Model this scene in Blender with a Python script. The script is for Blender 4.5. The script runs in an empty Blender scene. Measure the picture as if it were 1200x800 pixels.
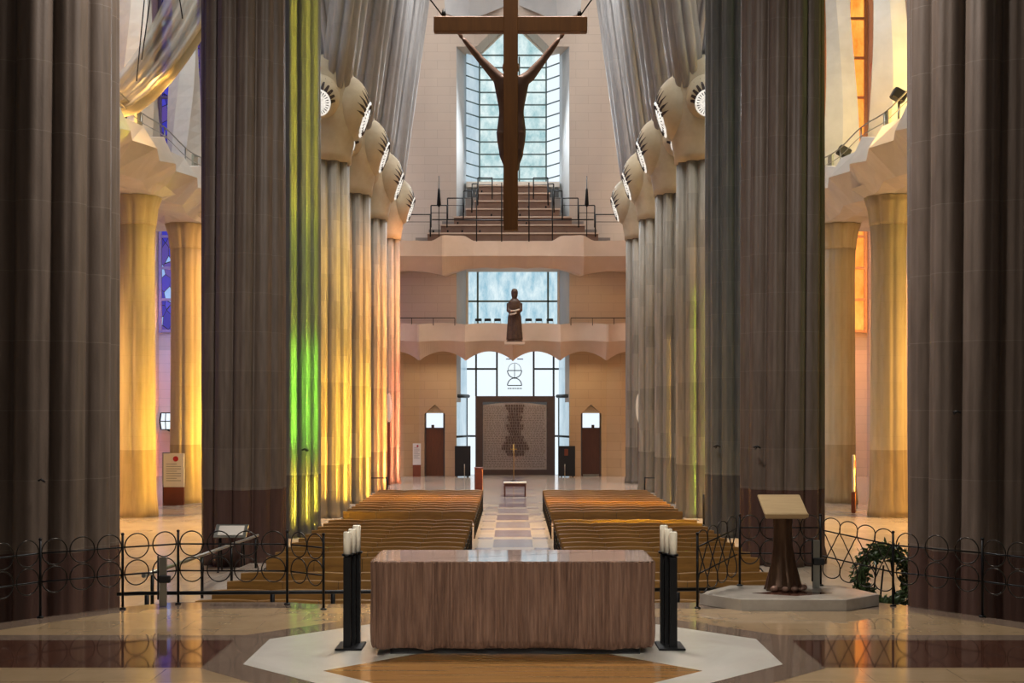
import bpy, math, random
from mathutils import Vector, Matrix, noise
random.seed(7)
PI = math.pi
F = 1475.0            # focal length in pixels of the 1200 x 800 frame
CZ = 4.27             # eye height above the nave floor
PZ = 1.57             # presbytery floor height
sc = bpy.context.scene
col = sc.collection

def W(px, py, D):     # pixel of the photograph at a distance D -> point in the place
    return Vector(((px - 601) * D / F, D, CZ - (py - 479) * D / F))

# ---------------------------------------------------------------- helpers
def s2l(c):
    return tuple(((v / 255) / 12.92 if v / 255 <= 0.04045 else ((v / 255 + 0.055) / 1.055) ** 2.4) for v in c)

class MB:
    def __init__(s):
        s.v = []; s.f = []; s.m = []; s.sm = []
    def add(s, vs, fs, mi=0, smooth=False):
        b = len(s.v); s.v += [tuple(p) for p in vs]
        for f in fs:
            s.f.append(tuple(i + b for i in f)); s.m.append(mi); s.sm.append(smooth)
    def box(s, c, d, mi=0, rz=0.0, M=None):
        x, y, z = d[0] / 2, d[1] / 2, d[2] / 2
        vs = [Vector(p) for p in ((-x,-y,-z),(x,-y,-z),(x,y,-z),(-x,y,-z),(-x,-y,z),(x,-y,z),(x,y,z),(-x,y,z))]
        R = M if M is not None else Matrix.Rotation(rz, 3, 'Z')
        vs = [R @ p + Vector(c) for p in vs]
        s.add(vs, [(0,3,2,1),(4,5,6,7),(0,1,5,4),(1,2,6,5),(2,3,7,6),(3,0,4,7)], mi)
    def bbox(s, x0, x1, y0, y1, z0, z1, mi=0):
        s.box(((x0+x1)/2, (y0+y1)/2, (z0+z1)/2), (abs(x1-x0), abs(y1-y0), abs(z1-z0)), mi)
    def bev(s, c, d, b=0.01, mi=0, M=None):       # box with chamfered vertical and top edges
        x, y, z = d[0]/2, d[1]/2, d[2]/2
        def ring(i, zz):
            X, Y = x - i, y - i
            k = b
            return [(-X+k,-Y,zz),(X-k,-Y,zz),(X,-Y+k,zz),(X,Y-k,zz),(X-k,Y,zz),(-X+k,Y,zz),(-X,Y-k,zz),(-X,-Y+k,zz)]
        rows = [ring(b,-z), ring(0,-z+b), ring(0,z-b), ring(b,z)]
        R = M if M is not None else Matrix.Identity(3)
        rows = [[R @ Vector(p) + Vector(c) for p in r] for r in rows]
        s.loft(rows, mi, False, True)
    def loft(s, rows, mi=0, smooth=True, caps=True, closed=True):
        n = len(rows[0]); vs = [p for r in rows for p in r]; fs = []
        for i in range(len(rows) - 1):
            for j in range(n if closed else n - 1):
                a, b = i*n + j, i*n + (j+1) % n
                fs.append((a, b, b + n, a + n))
        s.add(vs, fs, mi, smooth)
        if caps and closed:
            b0 = len(s.v) - len(vs)
            s.f.append(tuple(b0 + j for j in reversed(range(n)))); s.m.append(mi); s.sm.append(False)
            b1 = len(s.v) - n
            s.f.append(tuple(b1 + j for j in range(n))); s.m.append(mi); s.sm.append(False)
    def tube(s, pts, r, n=8, mi=0, closed=False, smooth=True):
        pts = [Vector(p) for p in pts]; N = len(pts)
        rr = r if isinstance(r, (list, tuple)) else [r] * N
        rows = []; up = None
        for i, p in enumerate(pts):
            if closed: t = pts[(i+1) % N] - pts[i-1]
            else: t = pts[min(i+1, N-1)] - pts[max(i-1, 0)]
            t.normalize()
            if up is None:
                up = Vector((0,0,1)) if abs(t.z) < .9 else Vector((1,0,0))
            a = up - t * up.dot(t)
            if a.length < 1e-5: a = t.orthogonal()
            a.normalize(); b = t.cross(a); up = a
            rows.append([p + (a * math.cos(2*PI*k/n) + b * math.sin(2*PI*k/n)) * rr[i] for k in range(n)])
        if closed: rows.append(rows[0])
        s.loft(rows, mi, smooth, not closed)
    def lathe(s, prof, c=(0,0,0), n=24, mi=0, smooth=True, sx=1, sy=1):
        rows = [[(c[0] + r*sx*math.cos(2*PI*k/n), c[1] + r*sy*math.sin(2*PI*k/n), c[2] + z) for k in range(n)] for r, z in prof]
        s.loft(rows, mi, smooth, True)
    def ell(s, c, r, M=None, nu=16, nv=10, mi=0):
        R = M if M is not None else Matrix.Identity(3)
        rows = []
        for i in range(nv + 1):
            t = -PI/2 + PI*i/nv; ct = max(math.cos(t), 0.01)
            rows.append([Vector(c) + R @ Vector((r[0]*ct*math.cos(2*PI*k/nu), r[1]*ct*math.sin(2*PI*k/nu), r[2]*math.sin(t))) for k in range(nu)])
        s.loft(rows, mi, True, True)
    def ring(s, c, R, r, ax='Y', n=28, m=6, mi=0, sx=1.0, ang=0.0):
        pts = []
        for k in range(n):
            a = 2*PI*k/n; u, v = R*sx*math.cos(a), R*math.sin(a)
            if ax == 'Y': pts.append((c[0] + u*math.cos(ang), c[1] + u*math.sin(ang), c[2] + v))
            elif ax == 'Z': pts.append((c[0] + u, c[1] + v, c[2]))
            else: pts.append((c[0], c[1] + u, c[2] + v))
        s.tube(pts, r, m, mi, True)
    def prism(s, poly, z0, z1, mi=0):             # polygon in x,y
        n = len(poly)
        s.loft([[(x, y, z0) for x, y in poly], [(x, y, z1) for x, y in poly]], mi, False, True)
    def slabxz(s, poly, y0, y1, mi=0):            # polygon in x,z extruded along y
        s.loft([[(x, y1, z) for x, z in poly], [(x, y0, z) for x, z in poly]], mi, False, True)
    def build(s, name, mats, parent=None, loc=None):
        me = bpy.data.meshes.new(name)
        me.from_pydata(s.v, [], s.f)
        for m in (mats if isinstance(mats, (list, tuple)) else [mats]): me.materials.append(m)
        me.polygons.foreach_set('material_index', s.m)
        me.polygons.foreach_set('use_smooth', s.sm)
        me.update()
        o = bpy.data.objects.new(name, me); col.objects.link(o)
        if parent is not None: o.parent = parent
        if loc is not None: o.location = loc
        return o

def tag(o, label=None, cat=None, group=None, kind=None):
    if label: o['label'] = label
    if cat: o['category'] = cat
    if group: o['group'] = group
    if kind: o['kind'] = kind
    return o
def thing(name, label, cat, loc=(0,0,0), rz=0.0, group=None, kind=None):
    o = bpy.data.objects.new(name, None); col.objects.link(o)
    o.empty_display_size = .2
    o.location = loc; o.rotation_euler = (0, 0, rz)
    return tag(o, label, cat, group, kind)
def struct(o): o['kind'] = 'structure'; return o
def kids(o): return [c for c in bpy.data.objects if c.parent is o]
def copy_tree(o, parent=None):
    c = o.copy(); col.objects.link(c)
    if parent is not None: c.parent = parent
    for ch in kids(o): copy_tree(ch, c)
    return c
def bake(o):                                       # apply the modifiers of o into its mesh
    dg = bpy.context.evaluated_depsgraph_get(); dg.update()
    me = bpy.data.meshes.new_from_object(o.evaluated_get(dg), depsgraph=dg)
    o.modifiers.clear(); o.data = me
    for p in me.polygons: p.use_smooth = True
    return o
def fuse(o, vox, it=6):
    m = o.modifiers.new('r', 'REMESH'); m.mode = 'VOXEL'; m.voxel_size = vox
    s_ = o.modifiers.new('s', 'SMOOTH'); s_.factor = .5; s_.iterations = it
    return bake(o)

# ---------------------------------------------------------------- materials
class NT:
    def __init__(s, name):
        s.m = bpy.data.materials.new(name); s.m.use_nodes = True
        s.t = s.m.node_tree; s.n = s.t.nodes; s.l = s.t.links
        s.bs = s.n['Principled BSDF']; s.out = s.n['Material Output']
    def node(s, typ, **kw):
        n = s.n.new(typ)
        for k, v in kw.items():
            if k.startswith('i_'): n.inputs[k[2:].replace('_', ' ')].default_value = v
            else: setattr(n, k, v)
        return n
    def link(s, a, b): s.l.new(a, b)
    def math(s, op, a, b=None, c=None):
        n = s.n.new('ShaderNodeMath'); n.operation = op
        for i, x in enumerate((a, b, c)):
            if x is None: continue
            if isinstance(x, (int, float)): n.inputs[i].default_value = x
            else: s.l.new(x, n.inputs[i])
        return n.outputs[0]
    def mix(s, f, a, b, blend='MIX'):
        n = s.n.new('ShaderNodeMix'); n.data_type = 'RGBA'; n.blend_type = blend
        for sock, x in ((n.inputs[0], f), (n.inputs[6], a), (n.inputs[7], b)):
            if isinstance(x, (int, float)): sock.default_value = x
            elif isinstance(x, tuple): sock.default_value = (*x[:3], 1)
            else: s.l.new(x, sock)
        return n.outputs[2]
    def coord(s, scale=(1,1,1), out='Object'):
        tc = s.n.new('ShaderNodeTexCoord'); mp = s.n.new('ShaderNodeMapping')
        mp.inputs['Scale'].default_value = scale
        s.l.new(tc.outputs[out], mp.inputs['Vector']); return mp.outputs[0]

def mat(name, c1, c2=None, rough=.6, metal=0.0, scale=4.0, stretch=(1,1,1), bump=0.0, bscale=None, detail=6, spec=None, coat=0.0, world=False, alpha=None):
    t = NT(name); c1 = s2l(c1); c2 = s2l(c2) if c2 else None
    t.bs.inputs['Roughness'].default_value = rough; t.bs.inputs['Metallic'].default_value = metal
    if spec is not None: t.bs.inputs['Specular IOR Level'].default_value = spec
    if coat: t.bs.inputs['Coat Weight'].default_value = coat; t.bs.inputs['Coat Roughness'].default_value = .08
    t.bs.inputs['Base Color'].default_value = (*c1, 1)
    if c2:
        if world:
            g = t.n.new('ShaderNodeNewGeometry'); mp = t.n.new('ShaderNodeMapping'); mp.inputs['Scale'].default_value = stretch
            t.link(g.outputs['Position'], mp.inputs['Vector']); v = mp.outputs[0]
        else: v = t.coord(stretch)
        nz = t.node('ShaderNodeTexNoise', i_Scale=scale, i_Detail=detail, i_Roughness=.6); t.link(v, nz.inputs['Vector'])
        r = t.math('MULTIPLY_ADD', nz.outputs[0], 2.2, -.6)
        cl = t.node('ShaderNodeClamp'); t.link(r, cl.inputs[0])
        t.link(t.mix(cl.outputs[0], c1, c2), t.bs.inputs['Base Color'])
        if bump:
            n2 = t.node('ShaderNodeTexNoise', i_Scale=bscale or scale*3, i_Detail=5.0); t.link(v, n2.inputs['Vector'])
            b = t.node('ShaderNodeBump', i_Strength=bump, i_Distance=.02); t.link(n2.outputs[0], b.inputs['Height']); t.link(b.outputs[0], t.bs.inputs['Normal'])
    if alpha is not None: t.bs.inputs['Alpha'].default_value = alpha
    return t.m

def stone(name, c1, c2, joint, rough=.5, zh=1.06, sectors=10, block=.35, foot=None, spec=.4, base_h=2.07):
    """drum-laid stone: courses with fine joints, each block its own tone, vertical tooling"""
    t = NT(name); c1, c2, joint = s2l(c1), s2l(c2), s2l(joint)
    tc = t.n.new('ShaderNodeTexCoord'); sep = t.n.new('ShaderNodeSeparateXYZ'); t.link(tc.outputs['Object'], sep.inputs[0])
    x, y, z = sep.outputs
    row = t.math('FLOOR', t.math('DIVIDE', z, zh)); fr = t.math('FRACT', t.math('DIVIDE', z, zh))
    ang = t.math('ARCTAN2', y, x)
    secx = t.math('FLOOR', t.math('MULTIPLY_ADD', ang, sectors/(2*PI), t.math('MULTIPLY', row, .5)))
    cmb = t.n.new('ShaderNodeCombineXYZ'); t.link(row, cmb.inputs[0]); t.link(secx, cmb.inputs[1])
    wn = t.n.new('ShaderNodeTexWhiteNoise'); wn.noise_dimensions = '3D'; t.link(cmb.outputs[0], wn.inputs['Vector'])
    mp = t.n.new('ShaderNodeMapping'); mp.inputs['Scale'].default_value = (3,3,.35); t.link(tc.outputs['Object'], mp.inputs[0])
    nz = t.node('ShaderNodeTexNoise', i_Scale=3.0, i_Detail=7.0); t.link(mp.outputs[0], nz.inputs['Vector'])
    f = t.math('ADD', t.math('MULTIPLY', wn.outputs['Value'], block), t.math('MULTIPLY_ADD', nz.outputs[0], 1.4, -.35 - block*.3))
    cl = t.node('ShaderNodeClamp'); t.link(f, cl.inputs[0])
    c = t.mix(cl.outputs[0], c1, c2)
    jm = t.math('LESS_THAN', fr, .011)
    c = t.mix(t.math('MULTIPLY', jm, .2), c, joint)
    if foot:
        c = t.mix(t.math('LESS_THAN', z, base_h), c, t.mix(cl.outputs[0], s2l(foot), tuple(v*1.4 for v in s2l(foot))))
        t.link(t.math('MULTIPLY_ADD', t.math('LESS_THAN', z, base_h), -.25, rough), t.bs.inputs['Roughness'])
    else: t.bs.inputs['Roughness'].default_value = rough
    t.bs.inputs['Specular IOR Level'].default_value = spec
    t.link(c, t.bs.inputs['Base Color'])
    n2 = t.node('ShaderNodeTexNoise', i_Scale=26.0, i_Detail=4.0); t.link(tc.outputs['Object'], n2.inputs['Vector'])
    b = t.node('ShaderNodeBump', i_Strength=.15, i_Distance=.02); t.link(n2.outputs[0], b.inputs['Height']); t.link(b.outputs[0], t.bs.inputs['Normal'])
    return t.m

def ashlar(name, c1, c2, rough=.75, bw=1.6, bh=.55, contrast=.35):
    t = NT(name); c1, c2 = s2l(c1), s2l(c2)
    g = t.n.new('ShaderNodeNewGeometry'); sep = t.n.new('ShaderNodeSeparateXYZ'); t.link(g.outputs['Position'], sep.inputs[0])
    cmb = t.n.new('ShaderNodeCombineXYZ'); t.link(t.math('ADD', sep.outputs[0], sep.outputs[1]), cmb.inputs[0]); t.link(sep.outputs[2], cmb.inputs[1])
    br = t.node('ShaderNodeTexBrick', i_Scale=1.0); br.inputs['Brick Width'].default_value = bw; br.inputs['Row Height'].default_value = bh
    br.inputs['Mortar Size'].default_value = .012; br.inputs['Bias'].default_value = 0
    m = [a*(1-contrast)+b*contrast for a, b in zip(c1, c2)]
    br.inputs['Color1'].default_value = (*c1, 1); br.inputs['Color2'].default_value = (*m, 1); br.inputs['Mortar'].default_value = (*[v*.8 for v in c1], 1)
    t.link(cmb.outputs[0], br.inputs['Vector'])
    nz = t.node('ShaderNodeTexNoise', i_Scale=.7, i_Detail=8.0); t.link(g.outputs['Position'], nz.inputs['Vector'])
    f = t.math('MULTIPLY_ADD', nz.outputs[0], 1.6, -.5); cl = t.node('ShaderNodeClamp'); t.link(f, cl.inputs[0])
    t.link(t.mix(t.math('MULTIPLY', cl.outputs[0], .6), br.outputs[0], c2), t.bs.inputs['Base Color'])
    t.bs.inputs['Roughness'].default_value = rough
    return t.m

def glow(name, c, k=1.0, c2=None, scale=2.0, stretch=(1,1,1), vor=None, gloss=True):
    """emissive surface: daylit glass, lamp faces, painted glow"""
    t = NT(name); t.bs.inputs['Base Color'].default_value = (.02,.02,.02,1)
    t.bs.inputs['Roughness'].default_value = .25
    c = s2l(c)
    if vor:
        v = t.coord(stretch); vo = t.node('ShaderNodeTexVoronoi', i_Scale=scale); t.link(v, vo.inputs['Vector'])
        sp = t.n.new('ShaderNodeSeparateColor'); t.link(vo.outputs['Color'], sp.inputs[0])
        rp = t.n.new('ShaderNodeValToRGB'); el = rp.color_ramp.elements
        cs = [c] + [s2l(q) for q in vor]
        rp.color_ramp.interpolation = 'CONSTANT'
        el[0].position = 0; el[0].color = (*cs[0],1); el[1].position = 1/len(cs); el[1].color = (*cs[1],1)
        for i in range(2, len(cs)):
            e = el.new(i/len(cs)); e.color = (*cs[i],1)
        t.link(sp.outputs[0], rp.inputs[0])
        ve = t.node('ShaderNodeTexVoronoi', i_Scale=scale); ve.feature = 'DISTANCE_TO_EDGE'; t.link(v, ve.inputs['Vector'])
        lead = t.math('GREATER_THAN', ve.outputs['Distance'], .03)
        t.link(t.mix(lead, (.005,.005,.006), rp.outputs[0]), t.bs.inputs['Emission Color'])
    elif c2:
        v = t.coord(stretch); nz = t.node('ShaderNodeTexNoise', i_Scale=scale, i_Detail=8.0, i_Roughness=.7); t.link(v, nz.inputs['Vector'])
        f = t.math('MULTIPLY_ADD', nz.outputs[0], 2.6, -.8); cl = t.node('ShaderNodeClamp'); t.link(f, cl.inputs[0])
        t.link(t.mix(cl.outputs[0], c, s2l(c2)), t.bs.inputs['Emission Color'])
    else: t.bs.inputs['Emission Color'].default_value = (*c, 1)
    t.bs.inputs['Emission Strength'].default_value = k
    return t.m

def wood(name, c1, c2, rough=.4, scale=2.0, stretch=(1,12,12), coat=0.0):
    t = NT(name); v = t.coord(stretch)
    nz = t.node('ShaderNodeTexNoise', i_Scale=scale, i_Detail=8.0, i_Roughness=.65, i_Distortion=.4); t.link(v, nz.inputs['Vector'])
    f = t.math('MULTIPLY_ADD', nz.outputs[0], 2.4, -.7); cl = t.node('ShaderNodeClamp'); t.link(f, cl.inputs[0])
    t.link(t.mix(cl.outputs[0], s2l(c1), s2l(c2)), t.bs.inputs['Base Color'])
    t.bs.inputs['Roughness'].default_value = rough
    if coat: t.bs.inputs['Coat Weight'].default_value = coat
    return t.m

M = {}
M['porphyry'] = stone('porphyry', (90,77,67), (122,107,96), (170,160,150), .5, foot=(78,58,52), block=.2)
M['basalt'] = stone('basalt', (84,86,84), (116,116,110), (150,150,145), .42, foot=(72,72,72), block=.2)
M['granite'] = stone('granite', (118,110,96), (152,142,126), (95,90,84), .5, sectors=12, block=.6, foot=(112,104,92))
M['sand'] = stone('sandstone', (196,180,146), (214,200,168), (150,135,105), .7, sectors=6, block=.25, foot=(168,150,118), base_h=2.65)
M['node'] = mat('node_stone', (168,152,124), (186,172,144), .7, scale=1.5, bump=.1)
M['branch'] = stone('branch_stone', (140,138,136), (168,164,160), (120,118,115), .55, zh=2.4, block=.3)
M['pier'] = mat('pier_stone', (200,196,186), (222,218,208), .8, scale=.8)
M['parapet'] = mat('parapet_stone', (212,204,190), (228,220,208), .8, scale=1.2)
M['wall'] = ashlar('wall_stone', (182,168,154), (196,180,164))
M['wall_low'] = ashlar('wall_stone_lamp_tint', (190,160,122), (205,176,138))  # warm lamplight put into the lower wall's colour as a tan tint
M['aisle_wall'] = ashlar('aisle_wall_stone', (205,185,170), (215,195,180))
M['balc'] = mat('balcony_stone', (200,172,148), (214,188,164), .75, scale=.6)
M['reveal'] = mat('reveal_stone', (176,178,178), (190,190,188), .8, scale=.8)
M['iron'] = mat('black_iron', (20,20,21), None, .4, .6)
M['ironb'] = mat('ring_iron', (58,54,50), None, .3, .85)
M['steel'] = mat('brushed_steel', (150,150,140), (170,170,160), .3, .9, 6, (1,1,.1))
M['dark'] = mat('dark_brown', (40,26,20), (52,34,26), .5, scale=3)
M['black'] = mat('black_panel', (20,20,22), None, .5)
M['bench'] = wood('bench_wood', (106,73,30), (140,102,48), .38, 1.6, (1,9,9))
M['cross'] = wood('cross_wood', (108,66,20), (130,82,28), .55, 1.5, (8,8,.7))
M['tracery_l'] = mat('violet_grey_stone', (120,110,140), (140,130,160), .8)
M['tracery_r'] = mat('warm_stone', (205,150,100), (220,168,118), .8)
M['bronze'] = mat('bronze', (122,92,76), (142,110,92), .5, .15, 6, bump=.1)
M['statue'] = mat('statue_bronze', (62,42,30), (92,66,46), .5, .2, 5, bump=.2)
M['statue_light'] = mat('statue_pale', (205,188,168), None, .6)
M['altar'] = None
M['wax'] = mat('candle_wax', (232,222,198), (240,232,212), .5, scale=6)
M['marble'] = mat('white_marble', (196,192,182), (222,219,210), .16, scale=1.3, detail=10, spec=.4)
M['slab'] = mat('slab_marble', (150,143,132), (186,178,166), .22, scale=2.2, detail=12)
M['oak'] = wood('pale_oak', (160,134,94), (178,152,110), .45, 2, (1,9,9))
M['trunk'] = mat('trunk_bronze', (66,46,32), (98,72,52), .28, .6, 4, (3,3,.6), bump=.25)
M['white'] = mat('white_board', (226,220,208), None, .6)
M['red'] = mat('red_print', (170,30,32), None, .6)
M['rust'] = mat('rust_panel', (112,54,28), (124,62,34), .6, scale=3)
M['redwood'] = wood('red_wood', (62,28,18), (82,38,24), .4, 2, (1,1,8))
M['leaf'] = mat('laurel_leaf', (34,52,22), (62,84,38), .45, scale=9)
M['door'] = wood('door_wood', (88,50,26), (106,62,34), .5, 2, (6,6,.6))
M['door2'] = wood('dark_door_wood', (70,38,26), (84,48,34), .5, 2, (6,6,.6))
M['relief'] = mat('relief_bronze', (158,146,138), (184,172,162), .4, .1, 9, bump=.5, bscale=24)
M['relief_dark'] = mat('relief_dark', (92,72,64), (108,86,76), .45, .3, 6)
M['relief_mid'] = mat('relief_mid', (122,108,100), (138,124,114), .45, .1, 6)
M['frame'] = mat('door_frame_bronze', (74,58,52), (86,68,60), .5, .2, 3)
M['mullion'] = mat('window_bar', (50,58,60), None, .5, .3)
M['lead'] = mat('lead_bar', (92,112,112), None, .5, .2)
M['cable'] = mat('steel_cable', (40,38,36), None, .4, .7)
M['glass_marble'] = glow('marbled_glass', (134,180,186), 1.12, (226,240,238), 1.5, (1,1,.7))
M['glass_blue'] = glow('blue_glass', (120,176,200), 1.05, (225,242,246), 1.2, (1.6,1,.6))
M['glass_white'] = glow('clear_glass', (226,238,246), 1.15)
M['glass_side'] = glow('side_glass', (150,182,200), .9, (215,232,240), .6, (1,1,.4))
M['lamp'] = glow('lamp_face', (190,180,168), 1.15, (255,248,236), 7.0)
M['purple'] = glow('violet_glass', (70,60,200), 1.0, vor=[(40,40,170), (120,110,230), (150,190,240), (110,70,160), (60,70,220)], scale=1.1, stretch=(1,1,.7))
M['orange'] = glow('orange_glass', (255,150,40), 1.3, vor=[(255,120,30), (255,190,70), (250,100,30), (255,220,120), (240,90,30)], scale=1.1, stretch=(1,1,.7))
M['orange_soft'] = glow('orange_lit_stone_glow', (240,105,25), 1.5, (255,180,80), .8, (1,1,.5))  # stone lit orange, its light painted in as glow
M['violet_soft'] = glow('violet_lit_glass', (50,45,150), .9, vor=[(46,44,160),(70,66,190),(150,190,240),(90,70,150),(60,56,180),(84,66,150),(52,50,176)], scale=2.0, stretch=(1,1,.6))
M['green'] = glow('green_glass', (120,220,60), 1.2, vor=[(200,230,60), (60,180,70), (240,230,90), (150,220,80)], scale=1.1, stretch=(1,1,.7))

# altar stone: saw-tooth dressed porphyry
M['altar'] = mat('altar_stone', (84,58,44), (132,100,80), .7, scale=1.5, stretch=(20,20,1.2), bump=.8, bscale=3.0, detail=3)
M['altar_top'] = mat('altar_polished', (164,140,130), (184,162,152), .05, scale=14, spec=.8)
# floors
def floor_mat(name, c1, c2, rough, scale=1.2, spec=.5, tile=None):
    t = NT(name)
    g = t.n.new('ShaderNodeNewGeometry')
    nz = t.node('ShaderNodeTexNoise', i_Scale=scale, i_Detail=8.0, i_Roughness=.62, i_Distortion=.6); t.link(g.outputs['Position'], nz.inputs['Vector'])
    f = t.math('MULTIPLY_ADD', nz.outputs[0], 2.2, -.6); cl = t.node('ShaderNodeClamp'); t.link(f, cl.inputs[0])
    c = t.mix(cl.outputs[0], s2l(c1), s2l(c2))
    if tile:
        sep = t.n.new('ShaderNodeSeparateXYZ'); t.link(g.outputs['Position'], sep.inputs[0])
        cmb = t.n.new('ShaderNodeCombineXYZ'); t.link(sep.outputs[0], cmb.inputs[0]); t.link(sep.outputs[1], cmb.inputs[1])
        br = t.node('ShaderNodeTexBrick', i_Scale=1.0); br.inputs['Brick Width'].default_value = tile; br.inputs['Row Height'].default_value = tile*.66
        br.inputs['Mortar Size'].default_value = .004
        br.inputs['Color1'].default_value = (1,1,1,1); br.inputs['Color2'].default_value = (.86,.85,.84,1); br.inputs['Mortar'].default_value = (.6,.57,.53,1)
        t.link(cmb.outputs[0], br.inputs['Vector'])
        c = t.mix(1.0, c, br.outputs[0], 'MULTIPLY')
    t.link(c, t.bs.inputs['Base Color'])
    t.bs.inputs['Roughness'].default_value = rough; t.bs.inputs['Specular IOR Level'].default_value = spec
    return t.m
M['f_beige'] = floor_mat('polished_beige', (162,137,104), (182,156,122), .055, 1.4, .8, tile=.9)
M['f_grey'] = floor_mat('polished_taupe', (116,98,84), (128,110,96), .06, 1.6, .7)
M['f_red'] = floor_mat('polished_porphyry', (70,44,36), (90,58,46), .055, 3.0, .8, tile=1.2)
M['f_white'] = floor_mat('polished_white', (192,187,174), (216,212,202), .12, .8, .5)
M['f_amber'] = wood('amber_floor', (138,98,52), (164,120,70), .12, .9, (.4,9,1))
M['f_nave'] = floor_mat('nave_marble', (194,180,164), (203,190,175), .14, .7, .5, tile=1.1)
M['f_violet'] = floor_mat('violet_marble', (116,100,108), (130,114,122), .16, 1.0, .5)
M['f_blue'] = floor_mat('grey_marble', (134,124,130), (148,138,144), .16, 1.0, .5)

# ---------------------------------------------------------------- the setting
def floors():
    m = MB(); m.bbox(-23.5, 23.5, 8, 84, -.3, 0, 0)
    y = 20.0; k = 0
    while y < 77:
        m.bbox(-.62, .62, y, y + 2.3, 0, .004, 1 if k % 2 else 2)
        m.bbox(-1.15, -.66, y + 2.4, y + 2.95, 0, .003, 2); m.bbox(.66, 1.15, y + 2.4, y + 2.95, 0, .003, 2)
        y += 3.15; k += 1
    struct(m.build('floor', [M['f_nave'], M['f_violet'], M['f_blue']]))
    edge = [(-16,-6),(16,-6),(16,4.5),(9.6,11.0),(6.47,15.95),(5.42,17.3),(5.05,17.65),(4.75,18.2),(3.05,18.2),(2.6,17.6),(-2.8,17.45),(-3.1,17.62),(-4.75,17.62),(-5.42,17.12),(-6.47,15.95),(-9.6,11.0),(-16,4.5)]
    inner = [(-16,-6),(16,-6),(16,4.0),(9.3,10.7),(6.2,15.55),(5.2,16.9),(4.6,17.0),(-2.7,17.1),(-4.7,16.98),(-5.2,16.75),(-6.15,15.55),(-9.3,10.7),(-16,4.0)]
    p = MB(); p.prism(edge, 0.0, PZ - .004, 1); p.prism(inner, PZ - .02, PZ, 0)
    # straight bands of dark stone crossing the presbytery
    for s in (-1, 1):
        p.prism([(s*a, b) for a, b in ([(8.2,13.14),(2.2,13.14),(2.2,14.69),(6.8,14.69)] if s < 0 else [(2.2,13.14),(8.2,13.14),(6.8,14.69),(2.2,14.69)])], PZ - .01, PZ + .002, 2)
        p.prism([(s*a, b) for a, b in ([(6.75,14.69),(2.2,14.69),(2.2,15.03),(6.55,15.03)] if s < 0 else [(2.2,14.69),(6.75,14.69),(6.55,15.03),(2.2,15.03)])], PZ - .01, PZ + .002, 1)
    def octa(hx, fx, y0, y1, y2, y3): return [(-fx,y0),(fx,y0),(hx,y1),(hx,y2),(fx,y3),(-fx,y3),(-hx,y2),(-hx,y1)]
    p.prism(octa(3.25,1.75,11.55,13.1,14.95,16.45), PZ - .01, PZ + .004, 1)
    p.prism(octa(2.85,1.55,12.0,13.3,14.75,16.0), PZ - .01, PZ + .006, 3)
    p.prism([(-1.95,12.95),(0,11.0),(1.95,12.95),(0,14.9)], PZ - .01, PZ + .008, 4)
    struct(p.build('floor_presbytery', [M['f_beige'], M['f_grey'], M['f_red'], M['f_white'], M['f_amber']]))
    l = MB(); l.bbox(-6.9, 6.3, 17.0, 19.6, 0, .8, 0); l.bbox(-6.0, 5.6, 19.6, 20.3, 0, .4, 0)
    struct(l.build('floor_landing', [M['f_nave']]))
    r = MB(); rows = [[(-6.68,19.6,0),(-5.72,19.6,0),(-5.72,19.6,.8),(-6.68,19.6,.8)], [(-6.68,32,0),(-5.72,32,0),(-5.72,32,.35),(-6.68,32,.35)]]
    r.loft(rows, 0, False, True); struct(r.build('floor_ramp', [M['f_nave']]))
floors()

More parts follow.
